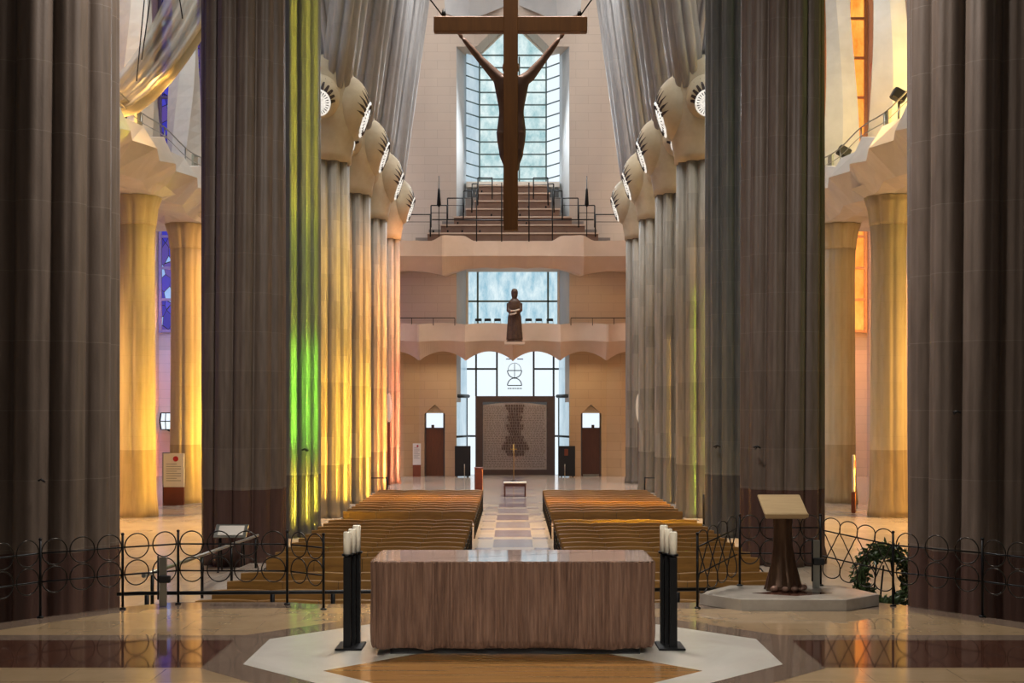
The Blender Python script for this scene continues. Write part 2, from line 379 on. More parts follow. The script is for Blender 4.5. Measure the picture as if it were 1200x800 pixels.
def walls():
    # far wall: two flanks with a door opening each, an arched recess for the windows between
    for s, nm in ((-1, 'wall_far_left'), (1, 'wall_far_right')):
        m = MB()
        def bx(a, b, z0, z1, y0=80.0, y1=81.0, mi=0):
            xa, xb = sorted((s*a, s*b)); m.bbox(xa, xb, y0, y1, z0, z1, mi)
        bx(3.6, 4.32, 0, 8, mi=1); bx(5.62, 6.9, 0, 8, mi=1); bx(6.9, 23.5, 0, 8, mi=2)
        m.slabxz([(s*4.32,8),(s*4.32,3.95),(s*4.97,4.55),(s*5.62,3.95),(s*5.62,8)] if s > 0 else [(s*5.62,8),(s*5.62,3.95),(s*4.97,4.55),(s*4.32,3.95),(s*4.32,8)], 80, 81, 1)
        bx(3.6, 23.5, 8, 36)
        # splayed stone reveal of the recess
        pl = [(s*3.6,81.0),(s*3.6,80.02),(s*3.58,80.02),(s*3.02,82.4),(s*3.02,82.9),(s*3.6,82.9)]
        m.prism(pl if s > 0 else pl[::-1], 4.7, 28.0, 3)
        # shallow angled return at the outer side of the low wall, engaged half shaft
        pl = [(s*6.9,80.0),(s*5.95,80.0),(s*6.9,79.55),(s*9.5,79.3),(s*9.5,80)]
        m.prism(pl if s < 0 else pl[::-1], 0, 8.0, 1)
        struct(m.build(nm, [M['wall'], M['wall_low'], M['aisle_wall'], M['reveal']]))
    m = MB(); m.slabxz([(-3.6,36),(-3.6,27.3),(-2.3,27.3),(0,29.6),(2.3,27.3),(3.6,27.3),(3.6,36)], 80.0, 82.9, 0)
    # folded canopy facets above the gable
    for s in (-1, 1):
        m.loft([[(s*4.6,80,34),(s*2.6,78.9,34),(s*.2,80,34)], [(s*4.3,80,29.4),(s*2.8,79.3,28.7),(s*.4,80,29.9)]], 1, False, True)
    struct(m.build('wall_far_top', [M['wall'], M['reveal']]))
    for s, nm in ((-1, 'wall_left'), (1, 'wall_right')):
        m = MB()
        xs = sorted((s*22.5, s*23.3))
        # tall lancets left open in the aisle wall
        wins = [30, 37.5, 45, 52.5, 60, 67.5, 77.4]
        m.bbox(*xs, 8, 84, 0, 5.2); m.bbox(*xs, 8, 84, 11.2, 13.6); m.bbox(*xs, 8, 84, 26, 32)
        edges = [8] + [e for w in wins for e in (w - 1.9, w + 1.9)] + [84]
        for a, b in zip(edges[::2], edges[1::2]):
            m.bbox(*xs, a, b, 5.2, 11.2); m.bbox(*xs, a, b, 13.6, 26)
        struct(m.build(nm, M['aisle_wall']))
        for i, w in enumerate(wins):
            g = MB(); xx = sorted((s*22.75, s*22.85))
            g.bbox(*xx, w - 1.9, w + 1.9, 5.2, 11.2); g.bbox(*xx, w - 1.9, w + 1.9, 13.6, 26)
            gm = M['purple'] if s < 0 else (M['green'] if w < 42 else M['orange'])
            o = struct(g.build(f'window_{10 + i + (10 if s > 0 else 0)}', gm))
            t = MB()
            for yy in (-.65, .65): t.bbox(*sorted((s*22.62, s*22.74)), w + yy - .07, w + yy + .07, 5.2, 11.2); t.bbox(*sorted((s*22.62, s*22.74)), w + yy - .07, w + yy + .07, 13.6, 26)
            for zz in (7.2, 9.2, 16.5, 19.5, 22.5): t.bbox(*sorted((s*22.62, s*22.74)), w - 1.9, w + 1.9, zz - .06, zz + .06)
            t.build('tracery', M['aisle_wall'], o)
    # aisle ends: stained glass left; at right a glow stands for orange-lit stone
    for s, n in ((-1, 4), (1, 5)):
        o = MB(); xs = sorted((s*22.35, s*19.75)); o.bbox(*xs, 79.86, 79.98, 9.3, 12.4 + 4.4); o.bbox(*xs, 79.86, 79.98, 19.0, 31)
        g = struct(o.build(f'window_{n}', M['violet_soft'] if s < 0 else M['orange_soft']))
        t = MB()
        for xx in (22.35, 21.2, 19.75):
            t.bbox(*sorted((s*(xx - .09), s*(xx + .09))), 79.7, 79.86, 9.1, 17.0); t.bbox(*sorted((s*(xx - .09), s*(xx + .09))), 79.7, 79.86, 18.8, 31.2)
        for zz in (9.2, 11.2, 13.2, 15.2, 16.9, 18.9, 21.5, 24.0, 26.5, 29): t.bbox(*xs, 79.72, 79.86, zz - .08, zz + .08)
        t.build('tracery', M['tracery_l'] if s < 0 else M['tracery_r'], g)
walls()

def far_windows():
    D = 82.4
    # window_1: tall marbled lancet with a gabled head
    g = MB(); zt = 27.3; zb = 19.0
    g.slabxz([(-2.18,zb),(2.18,zb),(2.18,zt+.12),(0,29.42),(-2.18,zt+.12)], D, D+.06, 0)
    w = struct(g.build('window_1', M['glass_marble']))
    for s in (-1, 1):
        sd = MB(); pl = [(s*2.18,D+.02),(s*3.02,D-.75),(s*3.02,D-.69),(s*2.18,D+.08)]
        sd.prism(pl if s > 0 else pl[::-1], zb, zt, 0); sd.build('pane', M['glass_white'] if s > 0 else M['glass_side'], w)
    b = MB()
    z = zb + .3
    while z < zt + .2:
        b.bbox(-2.18, 2.18, D - .06, D, z - .045, z + .045)
        for s in (-1, 1): b.tube([(s*2.18,D-.03,z),(s*3.02,D-.8,z + .1)], .045, 6)
        z += .81
    for x in (-2.18, .42, 2.18): b.bbox(x - .05, x + .05, D - .07, D, zb, zt)
    b.build('glazing_bars', M['lead'], w)
    l = MB()
    for s in (-1, 1): l.tube([(s*2.2,D-.1,zt + .12),(0,D-.1,29.5)], .11, 6)
    l.bbox(-3.02, 3.02, D - .82, D - .1, zb - .35, zb); l.build('sill', M['white'], w)
    # window_2 above the lower balcony
    g = MB(); g.bbox(-3.0, 3.0, D, D + .06, 8.9, 13.6); w = struct(g.build('window_2', M['glass_blue']))
    b = MB(); b.bbox(-3.02, 3.02, D - .06, D, 11.25, 11.37)
    for x in (-2.3, 2.3): b.bbox(x - .06, x + .06, D - .06, D, 8.9, 13.6)
    b.build('glazing_bars', M['lead'], w)
    e = MB()
    for s in (-1, 1): e.bbox(s*3.0 - .09, s*3.0 + .09, D - .12, D - .02, 8.9, 13.5)
    e.build('window_frame', M['white'], w)
    # window_3: glazed screen over and beside the great door
    D = 82.2
    g = MB(); g.bbox(-3.0, 3.0, D, D + .06, 5.1, 8.3); g.bbox(-3.0, -2.42, D, D + .06, 0, 5.1); g.bbox(2.72, 3.0, D, D + .06, 0, 5.1)
    w = struct(g.build('window_3', M['glass_white']))
    for s in (-1, 1):
        sp = MB(); pl = [(s*3.0,D),(s*3.58,80.2),(s*3.58,80.26),(s*3.0,D+.06)]
        sp.prism(pl if s > 0 else pl[::-1], 0, 8.3); sp.build('side_pane', M['glass_side'], w)
    b = MB()
    for x in (-2.4, -1.04, 1.36, 2.66): b.bbox(x - .06, x + .06, D - .1, D, 5.1, 8.3)
    for x0, x1 in ((-3.0,-1.04), (1.36,3.0)): b.bbox(x0, x1, D - .09, D, 6.82, 6.94)
    for s in (-1, 1):
        b.tube([(s*2.9,D-.06,5.1),(s*3.58,80.2,5.1)], .12, 6); b.tube([(s*2.9,D-.06,2.5),(s*3.58,80.2,2.5)], .07, 6)
        b.tube([(s*3.0,D-.05,0),(s*3.0,D-.05,5.1)], .05, 6)
    b.bbox(-3.0, -2.4, D - .09, D, 2.44, 2.56); b.bbox(2.66, 3.0, D - .09, D, 2.44, 2.56)
    b.build('glazing_bars', M['mullion'], w)
    # line emblem on the glass: a bowl, a dome and a faint halo on one stem
    c = W(603, 443, D - .08); q = MB()
    def P(px, py): return W(px, py, D - .08)
    q.tube([P(603,426), P(603,444)], .022, 6)
    q.tube([P(595,434), P(611.5,434)], .03, 6); q.tube([P(595,451.5), P(611.5,451.5)], .03, 6)
    q.tube([P(603 + 8.3*math.cos(a), 434 + 8.6*math.sin(a)) for a in [PI*i/16 for i in range(17)]], .03, 6)
    q.tube([P(603 + 8.3*math.cos(a), 451.5 - 8.6*math.sin(a)) for a in [PI*i/16 for i in range(17)]], .03, 6)
    q.tube([P(593,420.6), P(600,420.6)], .03, 6); q.tube([P(606,420.6), P(613,420.6)], .03, 6)
    for i in range(11): q.box(P(595.4 + i*1.55, 455), (.055, .02, .085 if i % 3 else .07))
    q.build('emblem', M['mullion'], w)
    h = MB(); h.tube([P(603 + 7.6*math.cos(a), 433.5 - 8.3*math.sin(a)) for a in [PI*i/16 for i in range(17)]], .016, 6)
    h.build('halo', M['lead'], w)
    # door_1: great bronze door
    d = MB(); D = 81.3
    d.bbox(-2.42, -1.95, D, D + .5, 0, 5.1); d.bbox(2.2, 2.72, D, D + .5, 0, 5.1); d.bbox(-1.95, 2.2, D, D + .5, 4.72, 5.1)
    d.bbox(-1.95, 2.2, D + .05, D + .5, 0, .35)
    dr = struct(d.build('door_1', M['frame']))
    p = MB()
    arch = [(-1.92,.33),(2.18,.33),(2.18,4.52)] + [(2.18 - 4.1*i/10, 4.52 + .17*math.sin(PI*i/10)) for i in range(1, 10)] + [(-1.92,4.52)]
    p.slabxz(arch, D + .12, D + .4); p.build('door_leaf', M['relief'], dr)
    rnd = random.Random(3); r = MB(); r2 = MB()
    z = .5
    while z < 4.45:                                # rows of raised lettering, too fine to read
        x = -1.85
        while x < 2.0:
            w_ = rnd.uniform(.05, .16)
            r.bbox(x, x + w_, D + .09, D + .13, z, z + .055); x += w_ + rnd.uniform(.03, .09)
        z += .115
    z = 4.55
    widths = [.62,.55,.4,.36,.5,.42,.3,.55,.5,.4,.3,.6,.55,.7,.8,.85,.6,.5]
    for i, hw in enumerate(widths):
        x = .13 - hw
        while x < .13 + hw:
            w_ = rnd.uniform(.06, .15); r2.bbox(x, x + w_, D + .05, D + .11, z - .15, z); x += w_ + .05
        z -= .185
    r.build('small_lettering', M['relief_mid'], dr); r2.build('large_lettering', M['relief_dark'], dr)
    # side doors
    for s, n, mm in ((-1, 2, 'door'), (1, 3, 'door2')):
        d = MB(); xs = sorted((s*4.36, s*5.58))
        d.bbox(xs[0]+.06, xs[1]-.06, 80.1, 80.2, 0, 3.05); o = struct(d.build(f'door_{n}', M[mm]))
        f = MB(); f.bbox(xs[0], xs[0]+.07, 80.05, 80.3, 0, 4.0); f.bbox(xs[1]-.07, xs[1], 80.05, 80.3, 0, 4.0); f.bbox(xs[0], xs[1], 80.05, 80.3, 2.98, 3.08); f.build('door_frame', M['frame'], o)
        g = MB(); g.bbox(xs[0]+.07, xs[1]-.07, 80.22, 80.26, 3.08, 4.0); g.build('transom_pane', M['glass_white'], o)
        b = MB(); b.slabxz([(s*4.32,3.95),(s*5.62,3.95),(s*4.97,4.5)] if s > 0 else [(s*5.62,3.95),(s*4.32,3.95),(s*4.97,4.5)], 80.3, 80.7); b.build('lintel', M['wall_low'], o)
        h = MB(); h.bbox(s*4.97 + .12*s - .09, s*4.97 + .12*s + .09, 80.0, 80.1, 3.08, 3.26); h.build('exit_lamp', M['dark'], o)
        if s > 0:
            k = MB(); k.bbox(xs[0]+.1, xs[1]-.1, 80.04, 80.1, .02, .12); k.build('kick_plate', M['steel'], o)
far_windows()

# ---------------------------------------------------------------- balconies of the far wall
def wave(x, per, ph): # 0 at a cusp, 1 at the crown of the arch between two cusps
    t = ((x - ph) / per) % 1.0
    return math.sin(PI * t) ** .8
def under_upper(x):
    a = abs(x)
    if a < 4.2: return .55*min(1.0, (4.2 - a)/1.7)**.7*(.86 + .14*abs(math.cos(PI*x/1.62)))
    return .34*math.sin(PI*min(1.0, (a - 4.2)/4.0))**.8
def balcony(name, label, zt, zb, y0, per, ph, amp, topf, mat_, under=None):
    xs = [-12 + 24*i/192 for i in range(193)]
    rows = []
    for x in xs:
        a = under(x)/amp if under else wave(x, per, ph); yy = y0 + .55 * a; b = zb + amp * a; t = zt + topf(x)
        zm = zb + (zt - zb) * .52 + .1 * a
        rows.append([(x, 79.98, b + .35), (x, yy + .5, b), (x, yy - .12, zm), (x, yy, t), (x, yy + .22, t), (x, yy + .22, zt - .75), (x, 79.98, zt - .75)])
    m = MB(); m.loft(rows, 0, False, True)
    m.bbox(-3.0, 3.0, 79.9, 82.1, zb + .9, zt - .75)
    o = m.build('balcony', mat_); tag(o, label, 'balcony', kind='thing'); o.name = name
    return o
lowb = balcony('balcony', 'lower stone balcony with scalloped underside between the great door and the middle window', 9.35, 7.15, 75.6, 2.84, .0, .62, lambda x: .12*abs(math.sin(PI*x/2.84)), M['balc'])
upb = balcony('balcony', 'upper wavy stone balcony fronting the tiered choir stand', 14.4, 12.3, 75.4, 4.25, .1, .55, lambda x: .34*math.exp(-((abs(x) - 3.55)/1.0)**4) - .05*abs(math.sin(PI*x/1.45)) + .12*math.exp(-((abs(x) - 7.2)/.8)**2), M['balc'], under_upper)
r = MB()
for s in (-1, 1): r.tube([(s*3.5,75.9,9.75),(s*7.4,75.9,9.75)], .025, 6)
for s in (-1, 1):
    for k in range(4): r.tube([(s*(3.5 + 1.3*k),75.9,9.3),(s*(3.5 + 1.3*k),75.9,9.75)], .02, 6)
r.build('rail', M['iron'], lowb)

# ---------------------------------------------------------------- choir stand and its railings
def choir():
    t = thing('choir_stand', 'tiered choir stand rising to the tall marbled window', 'choir stand', (0, 77, 13.7))
    hw = [6.9, 6.4, 5.3, 4.5, 3.7, 2.95, 2.4, 2.35, 2.3]
    rnd = random.Random(5)
    for i, h in enumerate(hw):
        y = .1 + i * .52; z = .25 + i * .585
        ye = min(5.0, y + .53)
        m = MB(); m.bbox(-h, h, y, ye, 0 if i < 2 else z - .9, z, 0)
        m.bbox(-h - .05, h + .05, y - .06, y + .16, z, z + .09, 1)
        st = m.build('step', [M['dark2'], M['tread']], t)
        if 1 < i < 8:
            g = MB()
            for q_ in (-1, 1): g.bbox(q_*h, q_*min(h + .75, 3.05 if i > 4 else 9), y, ye, z - .85, z - .22)
            g.build('flank_step', M['flank'], t)
        x = -h + .35
        while i > 1 and x < h - .2:
            b = MB(); hh = rnd.choice((.12, .16, .28)); b.bev((x, y + .25, z + hh/2 + .001), (.1,.1,hh), .01); b.build('seat_bracket', M['iron'], st); x += rnd.choice((.7, .9, 1.1))
    for s, nm in ((-1, 'left'), (1, 'right')):
        rl = thing('choir_railing', f'dark stepped steel railing up the {nm} flank of the choir stand', 'railing', (0, 0, 0))
        xs = [6.9, 5.0, 4.02, 3.05, 2.55, 2.2, 1.3]; zs = [16.05, 16.7, 17.25, 17.8, 18.35, 18.85]
        for i in range(6):
            y = 76.3 + i * .62; a, b = xs[i], xs[i+1]
            g = MB(); g.tube([(s*a,y,zs[i]),(s*b,y,zs[i])], .035, 6); g.tube([(s*a,y,zs[i]-.45),(s*b,y,zs[i]-.45)], .018, 6); g.build('rail', M['iron'], rl)
            for x in (a, b):
                p = MB(); p.tube([(s*x,y,zs[i]-1.35),(s*x,y,zs[i])], .04, 6); p.build('post', M['iron'], rl)
        for x in ((-2.2,-.68) if s < 0 else (.98,2.4)):
            p = MB(); p.tube([(x,76.4,13.7),(x,76.4,18.0 if abs(x) < 1.2 else 17.6)], .035, 6); p.build('post', M['iron'], rl)
        p = MB(); p.tube([(s*.3,76.35,15.7),(s*4.9,76.35,15.75)], .04, 6); p.build('rail', M['iron'], rl)
        # slim lamp standing on the flank
        lp = thing('standard_lamp', f'slim dark standard lamp on the {nm} flank of the choir stand', 'lamp', (s*4.5, 76.6, 13.7))
        q = MB(); q.tube([(0,0,0),(0,0,4.75)], .025, 6); q.build('pole', M['iron'], lp)
        q = MB(); q.lathe([(.02,2.85),(.13,2.95),(.1,3.4),(.07,3.9),(.02,4.05)], n=10); q.build('lamp_shade', M['iron'], lp)
M['flank'] = mat('flank_stone', (120,112,106), (140,132,124), .75, scale=1.5)
M['dark2'] = mat('riser_stone', (112,84,68), (128,98,80), .7, scale=2)
M['tread'] = mat('tread_stone', (196,172,150), (206,184,164), .7, scale=2)
choir()
def cross_balcony_people():
    # robed statue
    s = thing('statue', 'brown robed standing statue with pale folded arms on the lower balcony', 'statue', (.1, 75.0, 8.252)); s.scale = (.95,.95,1.1)
    m = MB()
    m.lathe([(.44,.1),(.46,.3),(.40,.9),(.37,1.5),(.40,1.95),(.36,2.2),(.2,2.35)], n=20, sy=.7)
    m.ell((0,-.02,2.55), (.19,.2,.28)); m.lathe([(.2,2.5),(.22,2.72),(.16,2.86),(.03,2.9)], n=14)
    m.tube([(-.36,0,2.1),(-.38,-.12,1.7),(-.2,-.36,1.55),(.15,-.38,1.6)], [.14,.13,.1,.08], 10)
    m.tube([(.36,0,2.1),(.38,-.12,1.72),(.2,-.38,1.62),(-.12,-.4,1.52)], [.14,.13,.1,.08], 10)
    for k in range(9):
        a = PI + PI*(k + .5)/9
        m.tube([(.40*math.cos(a),.29*math.sin(a),1.45),(.47*math.cos(a),.34*math.sin(a),.12)], [.03,.07], 6)
    b = m.build('figure', M['statue'], s); fuse(b, .035, 3); b.data.materials.clear(); b.data.materials.append(M['statue'])
    q = MB(); q.tube([(-.3,-.42,1.46),(0,-.5,1.5),(.12,-.48,1.56)], .045, 8); q.tube([(-.24,-.43,1.66),(.05,-.51,1.66),(.3,-.42,1.74)], .045, 8); q.build('sleeve', M['statue_light'], s)
    q = MB(); q.lathe([(.5,0),(.5,.08),(.44,.12)], n=8, sy=.75); q.build('plinth', M['statue'], s)
    bx = MB(); bx.bbox(-.5, .7, 74.5, 76.0, 8.1, 8.25)
    bx.build('bracket', M['balc'], lowb)
    # dark chairs
    def chair():
        t = thing('chair', 'x', 'chair', (0,0,0), 0, 'dark chairs on the lower balcony')
        q = MB(); q.bev((0,0,.45), (.44,.42,.06), .015); q.build('seat', M['black'], t)
        q = MB(); q.tube([(-.18,.2,.75),(-.1,.235,.76),(.1,.235,.76),(.18,.2,.75)], .085, 8); q.build('backrest', M['black'], t)
        for a in (-.2, .2):
            for b in (-.18, .18):
                q = MB(); q.tube([(a,b,0),(a,b,.43 if b < 0 else .72)], .014, 6); q.build('leg', M['steel'], t)
        return t
    proto = chair()
    lab = ['dark chair against the middle window, farthest left of six', 'dark chair against the middle window, second from the left of six', 'dark chair just left of the robed statue against the middle window',
           'dark chair just right of the robed statue against the middle window', 'dark chair against the middle window, second from the right of six', 'dark chair against the middle window, farthest right of six']
    for i, px in enumerate((560.5, 571.5, 583, 619.5, 631.5, 644.5)):
        c = proto if i == 0 else copy_tree(proto)
        c.location = ((px - 601)*79.5/F, 79.5, 9.155); c['label'] = lab[i]
cross_balcony_people()
flo = MB(); flo.bbox(-3.3, 3.3, 76.4, 80.2, 8.5, 9.15); flo.build('balcony_floor', M['balc'], lowb)

# ---------------------------------------------------------------- columns
def flute(R, n, d, th, p=.75, n2=0, d2=0.0):
    r = R * (1 - d + d * abs(math.sin(n*th/2)) ** p + .0)
    if n2: r -= R * d2 * (1 - abs(math.sin(n2*th/2)) ** .6)
    return r
def fluted(m, zs, R, n, d, sc_=None, c0=(0,0), c1=(0,0), per=8, n2=0, d2=0.0, mi=0, tw=0.0):
    N = n * per; rows = []
    z0, z1 = zs[0], zs[-1]
    for i, z in enumerate(zs):
        t = (z - z0) / (z1 - z0); k = sc_[i] if sc_ else 1.0
        cx, cy = c0[0] + (c1[0]-c0[0])*t, c0[1] + (c1[1]-c0[1])*t
        rows.append([(cx + k*flute(R, n, d, 2*PI*j/N, .75, n2, d2)*math.cos(2*PI*j/N + tw*t), cy + k*flute(R, n, d, 2*PI*j/N, .75, n2, d2)*math.sin(2*PI*j/N + tw*t), z) for j in range(N)])
    m.loft(rows, mi, True, True)

def lobe(parent, ang, big):
    """egg-shaped boss with a lamp disc low on its face and rays cut above it"""
    c, s_ = math.cos(ang), math.sin(ang)
    R = Matrix(((c,-s_,0),(s_,c,0),(0,0,1)))
    a, b, h, zc, off, rd, zd = (.98,.98,1.34,16.2,.86,.72,-.42) if big else (.66,.76,.92,16.38,1.06,.5,-.3)
    base = Vector((off*c, off*s_, zc)); ce = base
    def surf(u, v):       # u sideways, v up (local), on the outward face
        k = max(0.0, 1 - (u/b)**2 - (v/h)**2); return ce + R @ Vector((a*math.sqrt(k) + .012, u, v))
    # lamp disc lies in a plane through the lower face, leaning inward at its foot
    top = surf(0, zd + rd*.95); bot = surf(0, max(zd - rd, -h*.97))
    mid = (top + bot)/2 + R @ Vector((.02,0,0)); up = (top - bot).normalized(); side = R @ Vector((0,1,0)); nrm = side.cross(up)
    if nrm.dot(R @ Vector((1,0,0))) < 0: nrm = -nrm
    q = MB(); q.ell(ce, (a,b,h), R, 28, 22)
    q.v = [tuple(Vector(p) - nrm*max(0.0, (Vector(p) - mid).dot(nrm) + .02)) for p in q.v]
    lb = q.build('boss', M['node'], parent)
    L = (top - bot).length/2; ww = min(rd, L)*(.72 if big else .95)
    rows = [[mid + up*L*f*math.sin(2*PI*k/24) + side*ww*f*math.cos(2*PI*k/24) + nrm*o for k in range(24)] for f, o in ((1.0,-.12),(1.0,.0),(.8,.03),(.78,.01),(.5,.03),(.48,.0),(.2,.03),(.02,.03))]
    q = MB(); q.loft(rows, 0, False, True); q.build('lamp', M['lamp'], lb)
    q = MB()
    for k in range(26):
        an = 2*PI*k/26; e0 = mid + up*L*.86*math.sin(an) + side*ww*.86*math.cos(an) + nrm*.05; e1 = mid + up*L*.62*math.sin(an) + side*ww*.62*math.cos(an) + nrm*.075
        q.tube([e0, e1], [.022,.008], 4)
    q.build('lamp_petals', M['dark'], lb)  # thin dark spokes forming the petals of the lamp face
    q = MB()
    for k in range(11):
        an = math.radians(4 + 172*k/10); dx, dz = math.cos(an), math.sin(an)
        u0, v0 = ww*1.0*dx, zd + rd*.93*dz; ln = .34 + .22*dz
        u1, v1 = u0 + ln*dx*.8, v0 + ln*(.35 + .65*dz)
        if (u0/b)**2 + (v0/h)**2 > .98: continue
        w_ = .065; px, pz = -dz*w_, dx*w_
        pts = [surf(u0 + px, v0 + pz), surf(u0 - px, v0 - pz)]
        md = [surf((u0+u1)/2 + px*.7, (v0+v1)/2 + pz*.7), surf((u0+u1)/2 - px*.7, (v0+v1)/2 - pz*.7)]
        tip = surf(u1, v1); out = R @ Vector((.02,0,0))
        q.add([pts[0],pts[1],md[1],md[0],tip, pts[0]-out*2,pts[1]-out*2,md[1]-out*2,md[0]-out*2,tip-out*2], [(0,1,2,3),(3,2,4),(1,0,5,6),(2,1,6,7),(0,3,8,5),(4,2,7,9),(3,4,9,8)])
    if q.f: q.build('ray', M['dark'], lb)

def column(x, y, kind, label, mirror=1):
    t = thing('fluted_column', label, 'column', (x, y, 0), 0, None, 'thing')
    if kind == 'porphyry':
        m = MB(); fluted(m, [0,.25,.5,2.07,9,20,34], 1.17, 11, .17, [1.05,1.05,1.0,1.0,1.0,.99,.98], n2=33, d2=.022, per=18, tw=.3); m.build('shaft', M['porphyry'], t)
    elif kind == 'basalt':
        m = MB(); fluted(m, [0,.2,.4,2.07,9,20,34], 1.0, 11, .18, [1.07,1.05,1,1,1,.99,.98], n2=33, d2=.022, per=15); m.build('shaft', M['basalt'], t)
    else:
        m = MB(); fluted(m, [0,.2,.4,2.07,8,14.2], 1.02, 10, .2, [1.07,1.05,1,1,1,.98], n2=30, d2=.025, per=15); m.build('shaft', M['granite'], t)
        nd = MB(); nd.lathe([(.9,14.0),(1.06,14.02),(1.08,14.3),(1.16,14.75),(1.24,15.3),(1.3,16.0),(1.28,16.7),(1.22,17.35),(1.05,17.85),(.8,18.15)], n=32); no = nd.build('knot_capital', M['node'], t)
        for k in range(4): lobe(no, k*PI/2, k % 2 == 0)
        for sx in (-1, 1):
            for sy in (-1, 1):
                b = MB(); fluted(b, [16.8,18.5,22,34], .66, 8, .24, [.9,1,1,.97], (sx*.52, sy*.52), (sx*2.7, sy*1.9), n2=20, d2=.03, tw=sx*.5); b.build('branch', M['branch'], t)
    return t
kinds = [(20.1,'porphyry'),(35.1,'porphyry'),(42.6,'basalt'),(50.1,'granite'),(57.6,'granite'),(65.1,'granite'),(72.6,'granite')]
names = ['massive dark porphyry column nearest the altar, cut by the {s} edge of the photo', 'dark porphyry column second from the altar on the {s} of the nave', 'smooth dark basalt column third from the altar on the {s}, {c}',
         'granite column with lamp knot, fourth from the altar on the {s} of the nave', 'granite column with lamp knot, fifth from the altar on the {s} of the nave', 'granite column with lamp knot, sixth from the altar on the {s} of the nave', 'granite column with lamp knot nearest the far wall on the {s} of the nave']
for s, nm in ((-1, 'left'), (1, 'right')):
    for (y, k), lb in zip(kinds, names):
        column(s*7.5, y, k, lb.format(s=nm, c='bathed in green light' if s < 0 else 'unlit'))
def aisle_column(x, y, label):
    t = thing('aisle_column', label, 'column', (x, y, 0), 0, None, 'thing')
    m = MB(); fluted(m, [0,.3,.8,1.6,2.65,6,10.5,11.6], .72, 8, .075, [1.16,1.12,1.05,1.02,1,.97,.95,1.0], n2=16, d2=.02); m.build('shaft', M['sand'], t)
    m = MB(); fluted(m, [11.55,11.7,12.2,12.68], .74, 8, .1, [1.0,1.02,1.1,1.3], n2=16, d2=.03); m.build('capital', M['sand'], t)
for s, nm, lt in ((-1, 'left', 'amber-lit'), (1, 'right', 'yellow-edged')):
    aisle_column(s*14.95, 50.1, f'pale {lt} aisle column on the {nm}, the nearer and larger of its pair')
    aisle_column(s*14.95, 57.6, f'pale {lt} aisle column on the {nm}, the farther of its pair')

# ---------------------------------------------------------------- galleries over the aisles
def gallery(s, nm):
    t = thing('choir_gallery', f'faceted stone gallery carried on the pale columns of the {nm} aisle', 'gallery', (0,0,0), 0, None, 'thing')
    m = MB(); rows = []
    y = 40.0; i = 0
    sc4 = [(0,0,0), (.55,.28,.0), (.1,.0,.25), (.75,-.25,.1)]
    while y < 61.0:
        k = i % 4; o, dz, dt = sc4[k]
        rows.append([(s*(14.9),y,12.72),(s*(13.95 + .1*k),y,12.71 + max(dz, 0)*.7),(s*(12.95 + o*.8),y,13.75 - dz*.3),(s*(13.45 + o*.55),y,14.55 + dt),(s*(13.85 + o*.4),y,14.55 + dt),(s*(14.05+o*.4),y,14.0),(s*14.9,y,14.0)])
        y += 1.9 if k in (0,2) else 1.0; i += 1
    m.loft(rows if s < 0 else [r[::-1] for r in rows], 0, False, True); m.build('parapet', M['parapet'], t)
    f = MB(); f.bbox(*sorted((s*14.9, s*22.5)), 40, 61.2, 12.9, 13.7)
    f.build('deck', M['parapet'], t)
    for y in (42.6, 50.1, 57.6):       # umbrella-like vault springing from each column
        n = 10; r0 = [(s*14.95 + .98*math.cos(2*PI*j/n), y + .98*math.sin(2*PI*j/n), 12.7) for j in range(n)]
        r1 = [(s*14.95 + (1.5 if j % 2 else 1.1)*1.0*math.cos(2*PI*j/n), y + 2.1*math.sin(2*PI*j/n), 13.0 if j % 2 else 13.15) for j in range(n)]
        u = MB(); u.loft([r0, r1], 0, False, True); u.build('vault', M['parapet'], t)
    for yp in (50.1, 57.6):                        # angular twisting piers carried on above the columns
        rows = []; n = 6
        for i in range(41):
            z = 13.68 + 21*i/40; a0 = .5*math.sin(z*.32 + (.6 if s < 0 else 2.2)); rr = .80 + .16*math.cos(z*.42)
            rows.append([(s*14.95 + rr*(1.0 if j % 2 else .78)*math.cos(2*PI*j/n + a0), yp + rr*(1.0 if j % 2 else .78)*math.sin(2*PI*j/n + a0), z) for j in range(n)])
        m = MB(); m.loft(rows, 0, False, True); m.build('pier', M['pier'], t)
    r = MB()
    pts = [(s*14.0, y, 15.5 + .08*math.sin(y*.9)) for y in [41 + .8*k for k in range(25)]]
    r.tube(pts, .03, 6); r.tube([(a, b, c - .35) for a, b, c in pts], .018, 6); r.build('handrail', M['steel'], t)
    for k in range(0, 25, 4):
        p = MB(); p.tube([(pts[k][0], pts[k][1], 14.0), pts[k]], .03, 6); p.build('rail_post', M['steel'], t)
    for yy in ((47.4, 55.8)):
        p = MB(); p.bbox(*sorted((s*14.05, s*14.15)), yy - .35, yy + .35, 14.2, 15.5); p.build('glass_guard', M['guard'], t)
M['gilt'] = mat('gilt', (190,150,80), None, .35, .8)
M['pale_drop'] = glow('pale_drop_glow', (235,205,175), .55)
M['guard'] = mat('guard_panel', (176,180,160), None, .2)
gallery(-1, 'left'); gallery(1, 'right')
def floodlight(p, label, pole):
    t = thing('floodlight', label, 'floodlight', p)
    q = MB(); q.bev((0,0,pole), (.55,.4,.42), .04, 0, Matrix.Rotation(.5,3,'Y')); q.build('lamp_housing', M['black'], t)
    q = MB(); q.tube([(0,0,0),(0,0,pole)], .05, 8); q.build('stand', M['steel'], t)
    q = MB(); q.tube([(-.3,0,.0),(.3,0,0)], .05, 6); q.build('foot', M['steel'], t)
floodlight((-14.6, 47.5, 14.12), 'black floodlight on a short stand above the left gallery parapet', 1.55)
floodlight((14.6, 47.6, 14.12), 'dark floodlight on a slim stand above the right gallery parapet', 2.0)
